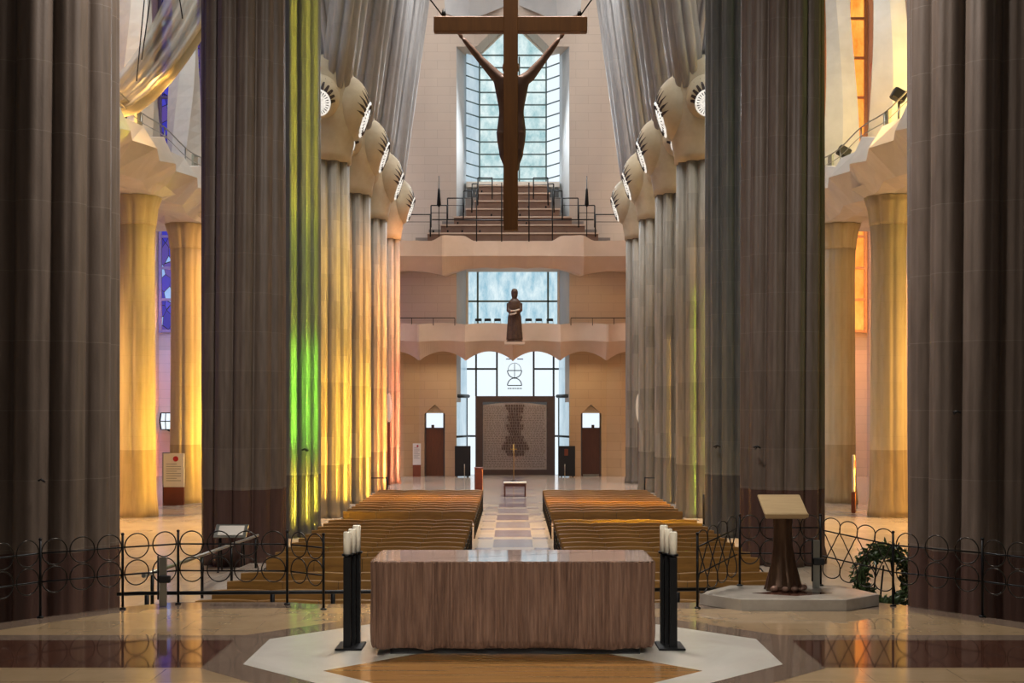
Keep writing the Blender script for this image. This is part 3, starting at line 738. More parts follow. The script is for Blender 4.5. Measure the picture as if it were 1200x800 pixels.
floodlight((14.62, 55.6, 14.12), 'small dark floodlight farther along the right gallery, before the white pier', 1.5)

def net():
    lo = [(136,133),(158,127),(178,112),(198,90),(216,66),(236,36),(252,4),(266,-34),(276,-70)]
    hi = [(120,112),(132,96),(148,76),(162,56),(176,32),(190,4),(202,-26),(214,-60),(224,-90)]
    rows = []
    for k, (a, b) in enumerate(zip(lo, hi)):
        row = []
        for j in range(15):
            f = j/14; px, py = a[0]*(1-f) + b[0]*f, a[1]*(1-f) + b[1]*f
            D = 45.6 + .35*math.sin(j*1.9 + k*.25) + .25*k*(1-f)
            row.append(W(px, py, D))
        rows.append(row)
    m = MB(); m.loft(rows, 0, True, False, False)
    o = m.build('safety_net', M['net']); tag(o, 'translucent white safety net sweeping down to the left gallery', 'net')
    q = MB(); q.tube([r[0] for r in rows], .2, 8); q.build('hem', M['net_hem'], o)
    q = MB()
    for a, b in (((166,70),(180,-30)), ((160,95),(172,-30)), ((214,22),(206,-30))): q.tube([W(*a, 45.0), W(*b, 45.0)], .022, 6)
    q.build('guy_rope', M['cable'], o)
t = NT('white_netting'); t.bs.inputs['Base Color'].default_value = (*s2l((214,206,186)), 1); t.bs.inputs['Roughness'].default_value = .8
wv = t.node('ShaderNodeTexNoise', i_Scale=1.2); t.link(t.coord((1,1,1)), wv.inputs[0]); t.link(t.math('MULTIPLY_ADD', wv.outputs[0], .5, .5), t.bs.inputs['Alpha']); M['net'] = t.m
M['net_hem'] = mat('net_hem', (214,204,170), None, .8, alpha=.8)
net()

# ---------------------------------------------------------------- crucifix
def crucifix():
    D = 19.0
    t = thing('hanging_crucifix', 'wooden crucifix hanging over the nave steps, seen from behind', 'crucifix', (0, D, 6.95))
    def L(px, py, dy=0.0): v = W(px, py, D); return Vector((v.x, dy, v.z - 6.95))
    b = MB(); x0, x1 = L(590,0).x, L(607,0).x
    b.bev(((x0+x1)/2, 0, 2.35), (x1-x0, .17, 4.7), .012); b.build('upright_beam', M['cross'], t)
    b = MB(); a, c = L(508.5,38.5), L(688,20.5)
    b.bev(((a.x+c.x)/2, 0.0, (a.z+c.z)/2), (c.x-a.x, .15, c.z-a.z), .012); b.build('cross_beam', M['cross'], t)
    for p, q, s in (((520,20),(486,-24),-1), ((679,20),(710,-24),1)):
        m = MB(); e = L(*p); f = L(*q); dr = (f - e); m.tube([e, e + dr*6], .011, 6); m.lathe([(.03,0),(.035,.05),(.015,.12)], e, 8); m.build('cable', M['cable'], t)
    # the figure: one continuous body, arms raised to the beam, facing away
    dy = .24; m = MB()
    sh = [L(581,84,dy), L(621,84,dy)]; hd = [L(541,40,dy-.08), L(657,40,dy-.08)]; el = [L(561,63,dy-.02), L(638,64,dy-.02)]
    nk = L(600,80,dy); hdc = L(598.5,72,dy+.06)
    m.ell(hdc, (.105,.12,.15)); m.ell(hdc + Vector((0,-.03,-.02)), (.135,.11,.14))
    m.tube([nk + Vector((0,.02,.06)), nk, L(600,92,dy)], [.06,.07,.11], 12)
    for k in (0, 1):
        s = -1 if k == 0 else 1
        m.tube([L(600 + s*9,92,dy), sh[k], sh[k].lerp(el[k],.4), el[k], el[k].lerp(hd[k],.35), hd[k].lerp(el[k],.08)], [.10,.092,.078,.058,.056,.036], 12)
        hd_dir = (hd[k] - el[k]).normalized(); sd = Vector((hd_dir.z,0,-hd_dir.x))
        pc = hd[k] + hd_dir*.03
        m.ell(pc, (.04,.022,.05))
        for i, ln in enumerate((.07,.08,.076,.06)):
            o = pc + sd*(.028 - .018*i) + hd_dir*.03
            m.tube([o, o + hd_dir*ln*.5 + Vector((0,.012,0)), o + hd_dir*ln*.85 + Vector((0,.04,0))], [.0105,.01,.008], 6)
        o = pc - sd*(.03)*s
        m.tube([o, o - sd*.03*s + hd_dir*.03, o - sd*.025*s + hd_dir*.06], [.013,.011,.009], 6)
    # trunk
    secs = [(86,23.5,.115),(96,21.5,.13),(108,19.0,.13),(120,16.5,.115),(128,15.6,.11),(138,17.0,.125),(147,18.2,.13),(155,17.8,.12)]
    rows = []
    for py, hw, dp in secs:
        c = L(599.3, py, dy); w_ = hw*D/F
        rows.append([c + Vector((w_*math.cos(2*PI*j/20)*(.95), dp*math.sin(2*PI*j/20), 0)) for j in range(20)])
    m.loft(rows, 0, True, True)
    for k, s in ((0,-1),(1,1)):
        hip = L(599 + s*8.5,150,dy); kn = L(599 + s*8,171,dy+.07); an = L(599.2 + s*6,189,dy+.0); toe = L(599.2 + s*5,197,dy+.06)
        m.tube([hip, hip.lerp(kn,.5), kn, kn.lerp(an,.35), an], [.12,.112,.09,.09,.052], 14)
        m.tube([an, an.lerp(toe,.5), toe], [.05,.055,.04], 10); m.ell(an + Vector((0,-.03,-.03)), (.045,.05,.05))
    o = m.build('figure', M['bronze'], t); fuse(o, .014, 14)
    o.data.materials.clear(); o.data.materials.append(M['bronze'])
    o['label'] = 'bronze-brown figure with raised arms'
crucifix()

# ---------------------------------------------------------------- altar and candle stands
def altar():
    t = thing('altar', 'massive rough-hewn brown stone altar block with polished top', 'altar', (0, 14.3, PZ + .006))
    x0, x1, y0, y1, z0, z1 = -1.565, 1.565, -.6, .6, .08, 1.03
    rnd = random.Random(2)
    # perimeter with vertical tooth-chisel flutes
    per = []
    def side(a, b, n):
        for i in range(n):
            f = i/n; per.append((a[0]*(1-f) + b[0]*f, a[1]*(1-f) + b[1]*f))
    side((x0,y0),(x1,y0),330); side((x1,y0),(x1,y1),130); side((x1,y1),(x0,y1),330); side((x0,y1),(x0,y0),130)
    N = len(per); rows = []
    teeth = [0]*N
    i = 0
    while i < N:
        w_ = rnd.choice((6,7,7,8,9)); dp = rnd.uniform(.022,.036)
        for k in range(w_):
            if i + k < N: teeth[i+k] = dp*abs(2*(k + .5)/w_ - 1)
        i += w_
    zs = [z0, z0+.03, z0+.08, z0+.16, .35, .55, .75, .93, z1-.012, z1]
    for zi, z in enumerate(zs):
        row = []
        for j, (x, y) in enumerate(per):
            und = noise.noise(Vector((x*1.7, y*1.7, z*2.2)))*.012 + noise.noise(Vector((x*7, y*7, z*5)))*.009
            low = max(0, (.24 - z))/.24
            ins = teeth[j] + low**3*(.10 + .08*noise.noise(Vector((x*2.3, y*2.3, 3)))) + (und if z < z1 - .1 else und*.25) + (.012 if z >= z1 else 0)
            cx, cy = x/1.565, y/.6
            # inset towards the middle, corners rounded
            L = math.hypot(cx**8, cy**8) ** .125 if True else 1
            corner = max(0, abs(cx) - .93)/.07*max(0, abs(cy) - .82)/.18
            nx = (x if abs(cx) >= abs(cy) else 0); ny = (y if abs(cy) > abs(cx) else 0)
            sx = math.copysign(1, x) if abs(cx) > .985 else 0; sy = math.copysign(1, y) if abs(cy) > .985 else 0
            row.append((x - sx*ins - math.copysign(.02*corner, x), y - sy*ins - math.copysign(.02*corner, y), z + (noise.noise(Vector((x*6, y*6, 9)))*.028 if zi == 0 else 0)))
        rows.append(row)
    m = MB(); m.loft(rows, 0, False, True)
    m.m[-1] = 1
    m.build('stone_block', [M['altar'], M['altar_top']], t)
    b = MB(); b.bbox(-1.35, 1.4, -.45, .45, 0, .13); b.build('plinth', M['black'], t)
altar()

def candle_stand(x, lab, flip):
    D = 14.25
    t = thing('candle_stand', lab, 'candle stand', (x, D, PZ + .006))
    q = MB(); q.bev((0,0,.012), (.30,.46,.024), .006); q.build('base_plate', M['iron'], t)
    offs = [(-.022*flip,-.11),(.014*flip,.03),(.05*flip,.15)]
    for a, b in offs:
        q = MB(); q.bbox(a-.042, a+.042, b-.042, b+.042, .02, 1.03); q.build('pole', M['iron'], t)
        q = MB(); q.lathe([(.03,1.03),(.062,1.045),(.066,1.065),(.05,1.065)], (a,b,0), 14); q.build('drip_pan', M['iron'], t)
    for k, (a, b) in enumerate(offs):
        h = (.25, .27, .30)[k]
        c = MB(); c.lathe([(.045,0),(.046,h-.01),(.038,h),(.02,h-.012)], n=16)
        o = c.build('candle', M['wax'], None, (x + a, D + b, PZ + .006 + 1.065))
        tag(o, f'thick cream candle, {["front one","middle one","rear one"][k]} on the {"left" if x < 0 else "right"} candle stand', 'candle', 'altar candles')
        w = MB(); w.tube([(0,0,h-.012),(.003,0,h+.018)], .003, 5); w.build('wick', M['black'], o)
candle_stand((411-601)*14.25/F, 'black three-post candle stand at the left end of the altar', 1)
candle_stand((785-601)*14.25/F, 'black three-post candle stand at the right end of the altar', -1)

# ---------------------------------------------------------------- lectern on its platform
def lectern():
    p = thing('marble_platform', 'low white marble platform under the lectern', 'platform', (0,0,PZ), 0, None, 'thing')
    poly = [(2.58,17.4),(3.05,16.84),(4.45,16.8),(5.03,17.3),(4.72,18.15),(3.12,18.15)]
    m = MB(); m.prism(poly, .001, .15); inn = [(3.84 + (x - 3.84)*.985, 17.45 + (y - 17.45)*.98) for x, y in poly]
    m.loft([[(x,y,.15) for x, y in poly], [(x,y,.16) for x, y in inn]], 0, False, True); m.build('slab', M['slab'], p)
    m = MB(); m.prism([(3.3,17.35),(3.85,17.1),(4.4,17.35),(3.85,17.62)], .158, .163); m.build('shadow_diamond', M['f_red'], p)  # shadow under the lectern laid on as a thin dark diamond
    t = thing('lectern', 'lectern with pale wooden desk on a dark flared trunk', 'lectern', (3.79, 17.68, PZ + .166))
    a = math.radians(24); R = Matrix.Rotation(a, 3, 'X')
    q = MB(); q.bev((-.01,-.02,1.19), (.6,.56,.035), .008, 0, R); q.build('desk', M['oak'], t)
    q = MB(); q.bev((0,.0,1.14), (.56,.5,.07), .008, 0, R); q.bev((.0,-.27,1.06), (.6,.03,.06), .006, 0, R); q.build('desk_rim', M['oak'], t)
    n = 40; rows = []
    for z, r in ((0,.255),(.06,.235),(.2,.205),(.4,.16),(.62,.128),(.85,.122),(1.0,.135),(1.1,.15)):
        rows.append([(r*(1 + .1*math.cos(5*2*PI*k/n + z*2) + .05*math.cos(9*2*PI*k/n))*math.cos(2*PI*k/n), r*(1 + .1*math.cos(5*2*PI*k/n + z*2) + .05*math.cos(9*2*PI*k/n))*math.sin(2*PI*k/n)*.85, z) for k in range(n)])
    q = MB(); q.loft(rows, 0, True, True); q.build('trunk', M['trunk'], t)
    for i, (x, y, r_) in enumerate(((-.16,-.2,.055),(-.02,-.24,.05),(.12,-.2,.06),(.27,-.08,.06),(.22,-.16,.04))):
        q = MB(); q.ell((x,y,r_*.72), (r_,r_*.9,r_*.75), None, 10, 7); q.build('stone_knob', M['bronze'], t)
lectern()

# ---------------------------------------------------------------- iron railing round the presbytery
def post(par, x, y, z0, h=1.0):
    q = MB(); q.tube([(x,y,z0),(x,y,z0+h)], .018, 8); q.lathe([(.02,h),(.026,h+.015),(.01,h+.03)], (x,y,z0), 8); q.lathe([(.045,0),(.045,.012),(.03,.02)], (x,y,z0), 10); q.build('post', M['iron'], par)
def rail(par, pts, r=.011):
    q = MB(); q.tube(pts, r, 6); q.build('rail', M['iron'], par)
def ringpair(par, p, ang, R, z, sx=1.0):
    for dz in (0, -2*R - .02):
        q = MB(); q.ring((p[0], p[1], z + dz), R, .009, 'Y', 28, 6, 0, sx, ang); q.build('ring', M['ironb'], par)
def eight(par, p, ang, w, z, h):
    pts = []
    for k in range(48):
        a = 2*PI*k/48
        u = w*math.sin(2*a)*(1.15 if abs(math.cos(a)) > .5 else 1.0); v = h*math.cos(a)
        pts.append((p[0] + u*math.cos(ang), p[1] + u*math.sin(ang), z + v))
    q = MB(); q.tube(pts, .009, 6, 0, True); q.build('figure_loop', M['ironb'], par)
def run(par, A, B, nr, pat, zA=PZ, zB=PZ, posts=(True, True)):
    A2, B2 = Vector(A), Vector(B); d = B2 - A2; ang = math.atan2(d.y, d.x); ln = d.length
    if posts[0]: post(par, A[0], A[1], zA)
    if posts[1]: post(par, B[0], B[1], zB)
    for hh in (.83, .46):
        rail(par, [(A[0],A[1],zA+hh), (B[0],B[1],zB+hh)])
    for i in range(nr):
        f = (i + .5)/nr; p = A2 + d*f; z = zA*(1-f) + zB*f
        R = min(.165, ln/nr/2*.98)
        if pat == 'ring': ringpair(par, p, ang, .17, z + .84, R/.17)
        else: eight(par, p, ang, ln/nr/2*.9, z + .60, .43)
fl = thing('iron_railing', 'black iron railing of rings on the left side of the presbytery', 'railing', (0,0,0))
pts = [(-7.15,14.75),(-6.12,16.3),(-5.27,17.0),(-4.64,17.45),(-3.12,17.4)]
for i, n in enumerate((5,3,2,4)): run(fl, pts[i], pts[i+1], n, 'ring', posts=(True, i == 3))
g1 = thing('iron_gate', 'short black iron gate leaf standing ajar left of the altar', 'gate', (0,0,0))
run(g1, (-3.06,17.35), (-2.55,16.95), 2, 'ring', posts=(False, True))
g2 = thing('iron_gate', 'black iron gate leaf of looped rods left of the lectern', 'gate', (0,0,0))
run(g2, (2.5,17.05), (3.2,18.0), 4, 'eight', PZ, PZ + .16, (True, False))
fr = thing('iron_railing', 'black iron railing of loops and rings right of the lectern', 'railing', (0,0,0))
run(fr, (3.26,18.08), (4.42,18.08), 4, 'ring', PZ + .165, PZ + .165)
run(fr, (4.45,18.06), (5.22,17.28), 4, 'eight', PZ + .13, PZ, (False, True))
run(fr, (5.22,17.28), (6.1,16.35), 3, 'ring', posts=(False, True)); run(fr, (6.1,16.35), (7.1,14.9), 5, 'ring', posts=(False, True))

hr = thing('stair_handrail', 'low black handrail along the steps behind the altar', 'handrail', (0,0,0))
q = MB(); q.tube([(-5.7,18.15,1.6),(-5.35,18.1,1.62),(4.9,18.6,1.62)], .028, 8); q.build('rail', M['iron'], hr)
for x in (-5.33, -3.5, -2.62, -1.0, .9, 2.4):
    q = MB(); q.tube([(x,18.33,.8),(x,18.33,1.6)], .035, 8); q.build('post', M['iron'], hr)
rh = thing('ramp_handrail', 'grey handrail sloping along the ramp beside the left pews', 'handrail', (0,0,0))
A, B = Vector((-5.78,19.7,1.66)), Vector((-6.28,31.0,1.16))
q = MB(); q.tube([A, B], .035, 8); q.build('rail', M['steel'], rh)
for f in (.05, .4, .68, .97):
    p = A.lerp(B, f); q = MB(); q.tube([(p.x,p.y,.8 - (p.y - 19.6)*.0363),p], .03, 8); q.build('post', M['iron'], rh)
def latch(p, lab):
    t = thing('gate_post', lab, 'post', p)
    q = MB(); q.bev((0,0,.34), (.1,.04,.68), .006); q.build('upright', M['steel'], t)
    q = MB(); q.bev((.03,-.03,.38), (.16,.06,.1), .01); q.build('latch_box', M['black'], t)
    q = MB(); q.tube([(-.06,-.03,.1),(-.06,-.03,.7)], .012, 6); q.build('pull_bar', M['iron'], t)
latch((-4.78,17.2,PZ), 'steel gate post with black latch box on the left railing')
latch((4.3,17.85,PZ+.16), 'steel gate post with black latch box beside the lectern')

# wreath on an easel
def wreath():
    c = Vector((6.42, 21.7, 1.36)); t = thing('laurel_wreath', 'large dark green laurel wreath propped beside the right front column', 'wreath', (c.x, c.y, 0))
    rnd = random.Random(11); m = MB()
    for k in range(1500):
        a = rnd.uniform(0, 2*PI); ph = rnd.uniform(0, 2*PI); rr = .13*math.sqrt(rnd.random()) + .01
        R = .43 + rr*math.cos(ph)
        p = Vector((R*math.cos(a), rr*math.sin(ph), c.z + R*1.12*math.sin(a)))
        d = Vector((-math.sin(a) + rnd.gauss(0,.7), rnd.gauss(0,.6), math.cos(a) + rnd.gauss(0,.7))).normalized()
        s_ = d.orthogonal().normalized(); s_ = (s_ * math.cos(ph) + d.cross(s_) * math.sin(ph)); L = rnd.uniform(.07,.13); w_ = L*.24
        up = d.cross(s_)*.012
        m.add([p, p + d*L*.5 + s_*w_ + up, p + d*L, p + d*L*.5 - s_*w_ + up, p + d*L*.5], [(0,1,4),(1,2,4),(2,3,4),(3,0,4)])
    o = m.build('foliage', M['leaf'], t)
    q = MB(); q.ring((0,0,c.z), .43, .07, 'Y', 32, 8); q.build('straw_ring', M['leaf'], t)
    for x in (-.3, .3):
        q = MB(); q.tube([(x,.0,0),(x*.4,.08,c.z + .3)], .016, 6); q.build('easel_leg', M['iron'], t)
    q = MB(); q.tube([(0,.6,0),(0,.1,c.z + .2)], .016, 6); q.build('easel_leg', M['iron'], t)
wreath()

# ---------------------------------------------------------------- pews
def pew():
    t = thing('wooden_pew', 'x', 'pew', (0,0,0), 0, 'rows of wooden pews')
    for i in range(4):
        x0 = -2.2 + i*1.1 + .006; x1 = x0 + 1.088; n = 10
        rows = []
        for k in range(n + 1):
            f = k/n; x = x0 + (x1 - x0)*f; sag = .016*math.sin(PI*f); top = .862 + .022*math.sin(PI*f)
            y = .16 + sag
            rows.append([(x,y-.03,.50),(x,y-.012,.5),(x,y+.07,top-.012),(x,y+.06,top),(x,y+.012,top),(x,y+.0,top-.014)])
        q = MB(); q.loft(rows, 0, False, True); q.build('backrest', M['bench'], t)
        rows = []
        for k in range(n + 1):
            f = k/n; x = x0 + (x1 - x0)*f; b = .01*math.sin(PI*f)
            rows.append([(x,-.3-b,.405),(x,.14,.40),(x,.14,.43),(x,-.05,.425),(x,-.28-b,.445),(x,-.305-b,.43)])
        q = MB(); q.loft(rows, 0, False, True); q.build('seat', M['bench'], t)
    for i in range(5):
        x = -2.2 + i*1.1; x = max(-2.19, min(2.19, x)); q = MB()
        q.tube([(x,-.27,0),(x,-.24,.2),(x,-.26,.4),(x,.1,.4),(x,.17,.5),(x,.215,.84)], .017, 6)
        q.tube([(x,.24,0),(x,.14,.2),(x,.12,.4)], .017, 6); q.tube([(x,-.24,.2),(x,-.08,.26),(x,.14,.2)], .012, 6)
        q.ring((x,-.05,.32), .07, .009, 'X', 14, 5)
        if i in (0, 4): q.ring((x,.02,.14), .08, .009, 'X', 14, 5); q.tube([(x,-.28,.42),(x,-.25,.6),(x,-.02,.64),(x,.17,.62)], .016, 6)
        q.build('leg', M['iron'], t)
    return t
ORD = ['first','second','third','fourth','fifth','sixth','seventh','eighth','ninth','tenth','eleventh']
proto = pew(); first = True
blocks = [('front', [22.4,23.65,24.9,26.15]), ('middle', [28.85 + 1.085*i for i in range(10)]), ('rear', [41.9 + 1.09*i for i in range(11)])]
for s, nm in ((-1, 'left'), (1, 'right')):
    for bn, ys in blocks:
        for i, y in enumerate(ys):
            o = proto if first else copy_tree(proto); first = False
            o.location = (s*3.45, y - .2, 0)
            o['label'] = f'curved wooden pew, {ORD[i]} row from the altar in the {bn} block {nm} of the aisle'
            o['group'] = f'pews of the {bn} block {nm} of the aisle'

# ---------------------------------------------------------------- smaller furniture
def info_post(p, w, h, hb, lab, rz=0.0):
    t = thing('info_board', lab, 'sign', p, rz)
    q = MB(); q.bev((0,0,hb/2), (w*.98,.18,hb), .008); q.build('base', M['rust'], t)
    q = MB(); q.bev((0,0,hb + (h-hb)/2), (w,.1,h-hb), .01); q.build('panel', M['white'], t)
    q = MB(); q.tube([(w*.1,-.075,h-.2*w-.06),(w*.1,-.05,h-.2*w-.06)], .13*w, 20); q.build('red_emblem', M['red'], t)
    q = MB(); z = h - .5*w
    for i in range(8): q.bbox(-w*.36, w*(.36 if i % 3 else .15), -.058, -.05, z - .03, z); z -= (h - hb)*.07
    q.build('printed_lines', M['steel'], t)
info_post(W(488.5, 557, 79.2) * Vector((1,1,0)), .5, 2.1, .75, 'white information board with red dot beside the left far door')
info_post((-15.05, 58.9 - 3.0, 0), .92, 2.3, .8, 'white information board with red dot and rust base by the left aisle columns')
tb = thing('info_board', 'narrow grey board with black base behind the left aisle columns', 'sign', (-16.0, 58.2, 0))
q = MB(); q.bev((0,0,.38), (.34,.2,.76), .01); q.build('base', M['black'], tb); q = MB(); q.bev((0,0,1.52), (.4,.12,1.5), .01); q.build('panel', M['steel'], tb)
tb = thing('info_board', 'thin white board seen edge-on between the right aisle columns', 'sign', (14.05, 51.9, 0), 1.25)
q = MB(); q.bev((0,0,.42), (.5,.16,.84), .01); q.build('base', M['rust'], tb); q = MB(); q.bev((0,0,1.62), (.5,.09,1.5), .01); q.build('panel', M['white'], tb); q = MB(); q.bev((.0,-.05,2.0), (.3,.02,.34), .004); q.build('red_emblem', M['red'], tb)
for s, x0, x1, lab in ((-1, 533, 551.5, 'black upright panel beside the left edge of the great door'), (1, 655, 674, 'black upright panel beside the right edge of the great door')):
    t = thing('folding_screen', lab, 'screen', ((((x0+x1)/2) - 601)*79.0/F, 79.0, 0))
    w_ = (x1-x0)*79.0/F
    q = MB(); q.bev((0,0,1.0), (w_,.08,1.9), .012); q.build('panel', M['black'], t)
    for a in (-.35, .35): q = MB(); q.bev((a,0,.03), (.08,.4,.06), .01); q.build('foot', M['iron'], t)
    q = MB(); q.tube([(.12 if s < 0 else -.15,-.3,.0),(.12 if s < 0 else -.15,-.3,.82)], .03, 8); q.build('stanchion', M['steel'], t)
    if s > 0: q = MB(); q.bev((-.05,-.05,1.55), (.24,.012,.42), .004); q.build('notice', M['rust'], t)
t = thing('wooden_pillar', 'red-brown wooden box pillar behind the left rear pews', 'pillar box', ((561-601)*64.5/F, 64.5, 0), 0, None, 'thing')
q = MB(); q.bev((0,0,.62), (.42,.4,1.24), .02); q.build('body', M['redwood'], t); q = MB(); q.bev((0,0,1.26), (.46,.44,.05), .015); q.build('lid', M['redwood'], t)
t = thing('credence_table', 'low red-wood table with pale top in the middle of the aisle', 'table', ((603.5-601)*61.5/F, 61.5, 0))
q = MB(); q.bev((0,0,.68), (1.12,.6,.06), .015); q.build('tabletop', M['white'], t)
q = MB(); q.bev((0,-.27,.57), (1.02,.03,.14), .006); q.bev((0,.27,.57), (1.02,.03,.14), .006); q.build('apron', M['redwood'], t)
for a in (-.5, .5):
    for b in (-.25, .25): q = MB(); q.bev((a,b,.33), (.08,.08,.65), .01); q.build('leg', M['redwood'], t)
t = thing('processional_cross', 'thin gilt standing cross in front of the great door', 'standing cross', ((602-601)*74.0/F, 74.0, 0))
q = MB(); q.tube([(0,0,0.05),(0,0,2.2)], .022, 8); q.tube([(-.2,0,1.9),(.2,0,1.9)], .02, 8); q.build('staff', M['gilt'] if 'gilt' in M else M['oak'], t); q = MB(); q.lathe([(.2,0),(.2,.04),(.04,.1)], n=14); q.build('foot', M['iron'], t)
for s, px in ((-1, 456), (1, 749)):
    t = thing('teardrop_panel', f'pale teardrop panel on a dark board at the {"left" if s < 0 else "right"} far column', 'lamp', ((px-601)*70.6/F, 70.6, 0))
    q = MB(); q.bev((s*.06,0,1.75), (.26,.12,3.5), .02); q.build('board', M['redwood'], t)
    q = MB(); q.ell((0,-.02,4.35), (.2,.22,.82), None, 14, 12); q.build('pale_drop', M['pale_drop'], t)  # pale teardrop of unknown kind, brightness put in as glow
    q = MB(); q.tube([(0,0,3.5),(0,0,3.9)], .04, 6); q.build('stem', M['iron'], t)
t = thing('sign_stand', 'tilted white reading panel on legs in front of the left porphyry column', 'sign', ((271-601)*33.0/F, 33.0, 0))
R = Matrix.Rotation(math.radians(38), 3, 'X')
q = MB(); q.bev((0,0,1.07), (.86,.5,.03), .01, 0, R); q.build('panel_frame', M['steel'], t); q = MB(); q.bev((0,-.012,1.088), (.66,.36,.012), .003, 0, R); q.build('panel', M['white'], t)
for a in (-.3, .3): q = MB(); q.tube([(a,-.2,0),(a,-.02,1.03)], .025, 6); q.build('leg', M['iron'], t); q = MB(); q.tube([(a,.25,0),(a,.05,1.03)], .025, 6); q.build('leg', M['iron'], t)
# lanterns at the ends of the aisles
for s, nm in ((-1, 'left'), (1, 'right')):
    t = thing('wall_lantern', f'black framed glass wall lantern at the end of the {nm} aisle', 'lantern', (s*21.75 if s < 0 else 20.9, 79.3, 2.95))
    q = MB(); q.lathe([(.42,.05),(.5,.55),(.42,1.05)], n=8); q.build('pane', M['glass_white'], t)
    q = MB()
    for k in range(8):
        a = 2*PI*k/8; q.tube([(.44*math.cos(a),.44*math.sin(a),.02),(.52*math.cos(a),.52*math.sin(a),.55),(.44*math.cos(a),.44*math.sin(a),1.08)], .03, 6)
    for z, r_ in ((.03,.44),(.55,.52),(1.07,.44)): q.ring((0,0,z), r_, .03, 'Z', 8, 6)
    q.build('frame', M['iron'], t)
    q = MB(); q.tube([(0,0,.0),(0,.65,-.1)], .05, 6); q.build('bracket', M['iron'], t)
# thin barrier bars between the rear columns and the pews
for s, nm, pts in ((-1, 'left', [(-7.2,60.6),(-6.05,60.6)]), (1, 'right', [(6.35,60.6),(7.6,60.6)])):
    t = thing('barrier', f'thin dark barrier bar between the {nm} columns and the rear pews', 'barrier', (0,0,0))
    q = MB(); q.tube([(pts[0][0],60.6,.95),(pts[1][0],60.6,.95)], .03, 6); q.build('bar', M['iron'], t)
    for x, y in pts: q = MB(); q.tube([(x,y,0),(x,y,1.0)], .04, 6); q.build('post', M['iron'], t)
t = thing('barrier', 'dark upright barrier post beside the right basalt column', 'barrier', ((825-601)*46.0/F, 46.0, 0))
q = MB(); q.tube([(0,0,0),(0,0,1.15)], .05, 8); q.build('post', M['iron'], t); q = MB(); q.lathe([(.18,0),(.18,.03),(.05,.06)], n=12); q.build('foot', M['iron'], t)
# little dark fixtures of unknown use on the shafts
for px, py, D, lab in ((49, 563, 18.85, 'tiny black bracket fixture on the left front column'), (358, 527, 41.45, 'tiny black bracket fixture on the green-lit column'), (840, 523, 41.45, 'tiny bracket fixture on the right basalt column'), (887, 524, 33.85, 'tiny bracket fixture on the second right column'), (1121, 483, 18.85, 'tiny dark bracket fixture on the right front column')):
    p = W(px, py, D); t = thing('bracket_fixture', lab, 'bracket lamp', p)
    k = D/19
    q = MB(); q.tube([(-.05*k,0,0),(.0,-.03*k,.02*k),(.05*k,-.03*k,-.01*k)], .016*k, 6); q.build('head', M['black'], t); q = MB(); q.tube([(0,0,0),(0,.12*k,-.03*k)], .01*k, 6); q.build('arm', M['iron'], t)

# ---------------------------------------------------------------- light
def area(name, loc, tgt, sx, sy, c, power, spread=180):
    l = bpy.data.lights.new(name, 'AREA'); l.shape = 'RECTANGLE'; l.size = sx; l.size_y = sy; l.energy = power; l.color = c; l.spread = math.radians(spread)
    o = bpy.data.objects.new(name, l); col.objects.link(o); o.location = loc
    d = Vector(tgt) - Vector(loc); o.rotation_euler = d.to_track_quat('-Z', 'Y').to_euler(); return o
# low sun through the stained glass of the right aisle, one window per bay
def beam(nm, y, tgt, zs, c, p, sp=15, sx=1.1, sy=6, tx=-7.5):
    area('stained_glass_light_' + nm, (22.3, y, zs), (tx, tgt, zs - 1.0), sx, sy, c, p, sp)
beam('lime', 33.0, 41.9, 15.5, (.86,.74,.05), 62, 4, .8, 8); beam('green', 33.0, 41.9, 5.6, (.36,1,.05), 62, 4, .8, 3.4); beam('lemon', 33.0, 41.9, 9.5, (.7,.8,.05), 22, 4, .8, 5); beam('sun', 33.0, 41.9, 1.9, (1,.76,.05), 60, 4, .8, 2.4)
beam('gold', 40.5, 49.8, 4.0, (1,.54,.05), 330, 11); beam('yellow', 40.5, 49.8, 11.5, (1,.62,.12), 170, 12)
beam('amber', 50.3, 57.3, 4.0, (1,.52,.05), 380, 11); beam('honey', 50.3, 57.3, 11.5, (1,.48,.1), 220, 12)
beam('orange', 58.2, 64.8, 4.0, (1,.36,.06), 430, 11); beam('peach', 58.2, 64.8, 11.5, (1,.42,.1), 320, 12)
beam('red', 65.2, 72.4, 4.0, (1,.24,.1), 400, 12); beam('coral', 65.2, 72.4, 11.5, (1,.40,.16), 330, 12)
beam('lime_slit', 39.2, 49.0, 5.5, (.62,1,.05), 30, 3, .3, 9, 7.95); beam('amber_slit', 49.5, 56.6, 4.5, (1,.6,.08), 40, 3, .3, 8, 7.9)
# light of the aisle windows
area('violet_glass_light', (-22.2, 64, 9), (-14, 66, 3), 3, 8, (.5,.45,1), 500, 140)
area('violet_glass_light', (-22.2, 71.5, 11), (-20, 80, 9), 3, 8, (.42,.38,1), 700, 140)
area('orange_glass_light', (22.2, 71.5, 11), (20, 80, 8), 3, 8, (1,.4,.1), 900, 140)
area('gold_glass_light', (22.2, 46, 15), (15, 52, 13), 3, 8, (1,.74,.2), 800, 100)
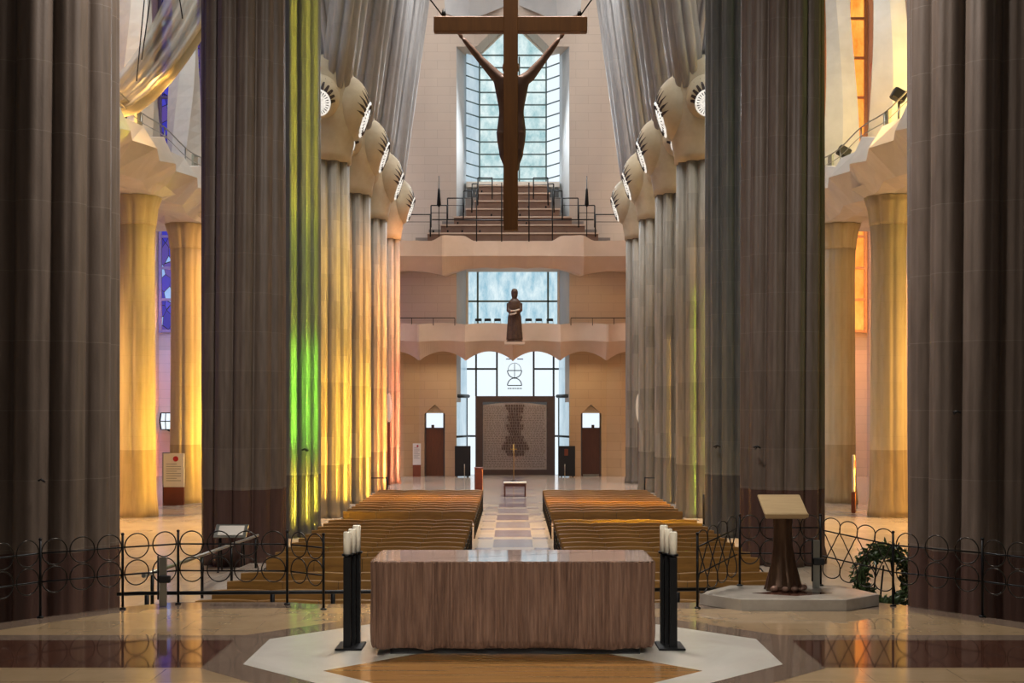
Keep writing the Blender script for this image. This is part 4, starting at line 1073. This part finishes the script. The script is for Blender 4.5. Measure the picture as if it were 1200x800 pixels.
# unseen lamps added to brighten the aisle floors, far wall and galleries
for s in (-1, 1):
    area('aisle_floor_fill', (s*19.5, 47, 12.4), (s*12.0, 45, 0), 3, 22, (1,.56,.16), 3600, 75)
    area('high_wall_fill', (s*12, 66, 33), (s*2, 80, 6), 6, 20, (1,.95,.92), 2300, 120)
    area('gallery_fill', (s*13, 46, 30), (s*17, 54, 14), 4, 16, (.95,.98,1), 1300, 130)
area('nave_overhead_fill', (0, 52, 34), (0, 52, 0), 4, 30, (1,.95,.88), 1900, 70)  # unseen overhead lamp, added to light nave and pew tops
area('entrance_lamp', (0, 78.2, 7.0), (0, 79.5, 0), 12, 1.5, (1,.80,.55), 120, 170)
area('entrance_lamp_upper', (0, 77.2, 12.2), (0, 80, 9), 11, 1.0, (1,.72,.44), 70, 170)
area('column_side_fill', (0, 19.0, 17), (0, 24, 0), 3, 3, (1,.93,.86), 2000, 170)  # added unseen lamp that side-lights the front columns
area('branch_fill', (0, 64, 31), (0, 62, 0), 3, 10, (.95,.97,1), 1300, 180)  # unseen lamp added to lift the inner sides of branches and knots
area('altar_front_fill', (0, -6, 14), (0, 14, 1), 5, 4, (1,.94,.86), 95, 26)  # fill added behind the camera to brighten the altar front
w_ = area('far_window_light', (0, 81.6, 23.2), (0, 40, 6), 4.2, 7.5, (.86,.94,1), 1500, 150)
w = bpy.data.worlds.new('world'); sc.world = w; w.use_nodes = True
bg = w.node_tree.nodes['Background']; bg.inputs[0].default_value = (1,.95,.9,1); bg.inputs[1].default_value = .07

cam = bpy.data.cameras.new('camera'); co = bpy.data.objects.new('camera', cam); col.objects.link(co)
co.location = (0, 0, CZ); co.rotation_euler = (PI/2, 0, 0)
cam.sensor_width = 36; cam.lens = 36*F/1200; cam.shift_x = -1/1200; cam.shift_y = 79/1200
cam.clip_end = 300; sc.camera = co
sc.view_settings.view_transform = 'Standard'; sc.view_settings.look = 'None'; sc.view_settings.exposure = 0.0; sc.view_settings.gamma = 1; sc.view_settings.use_curve_mapping = False
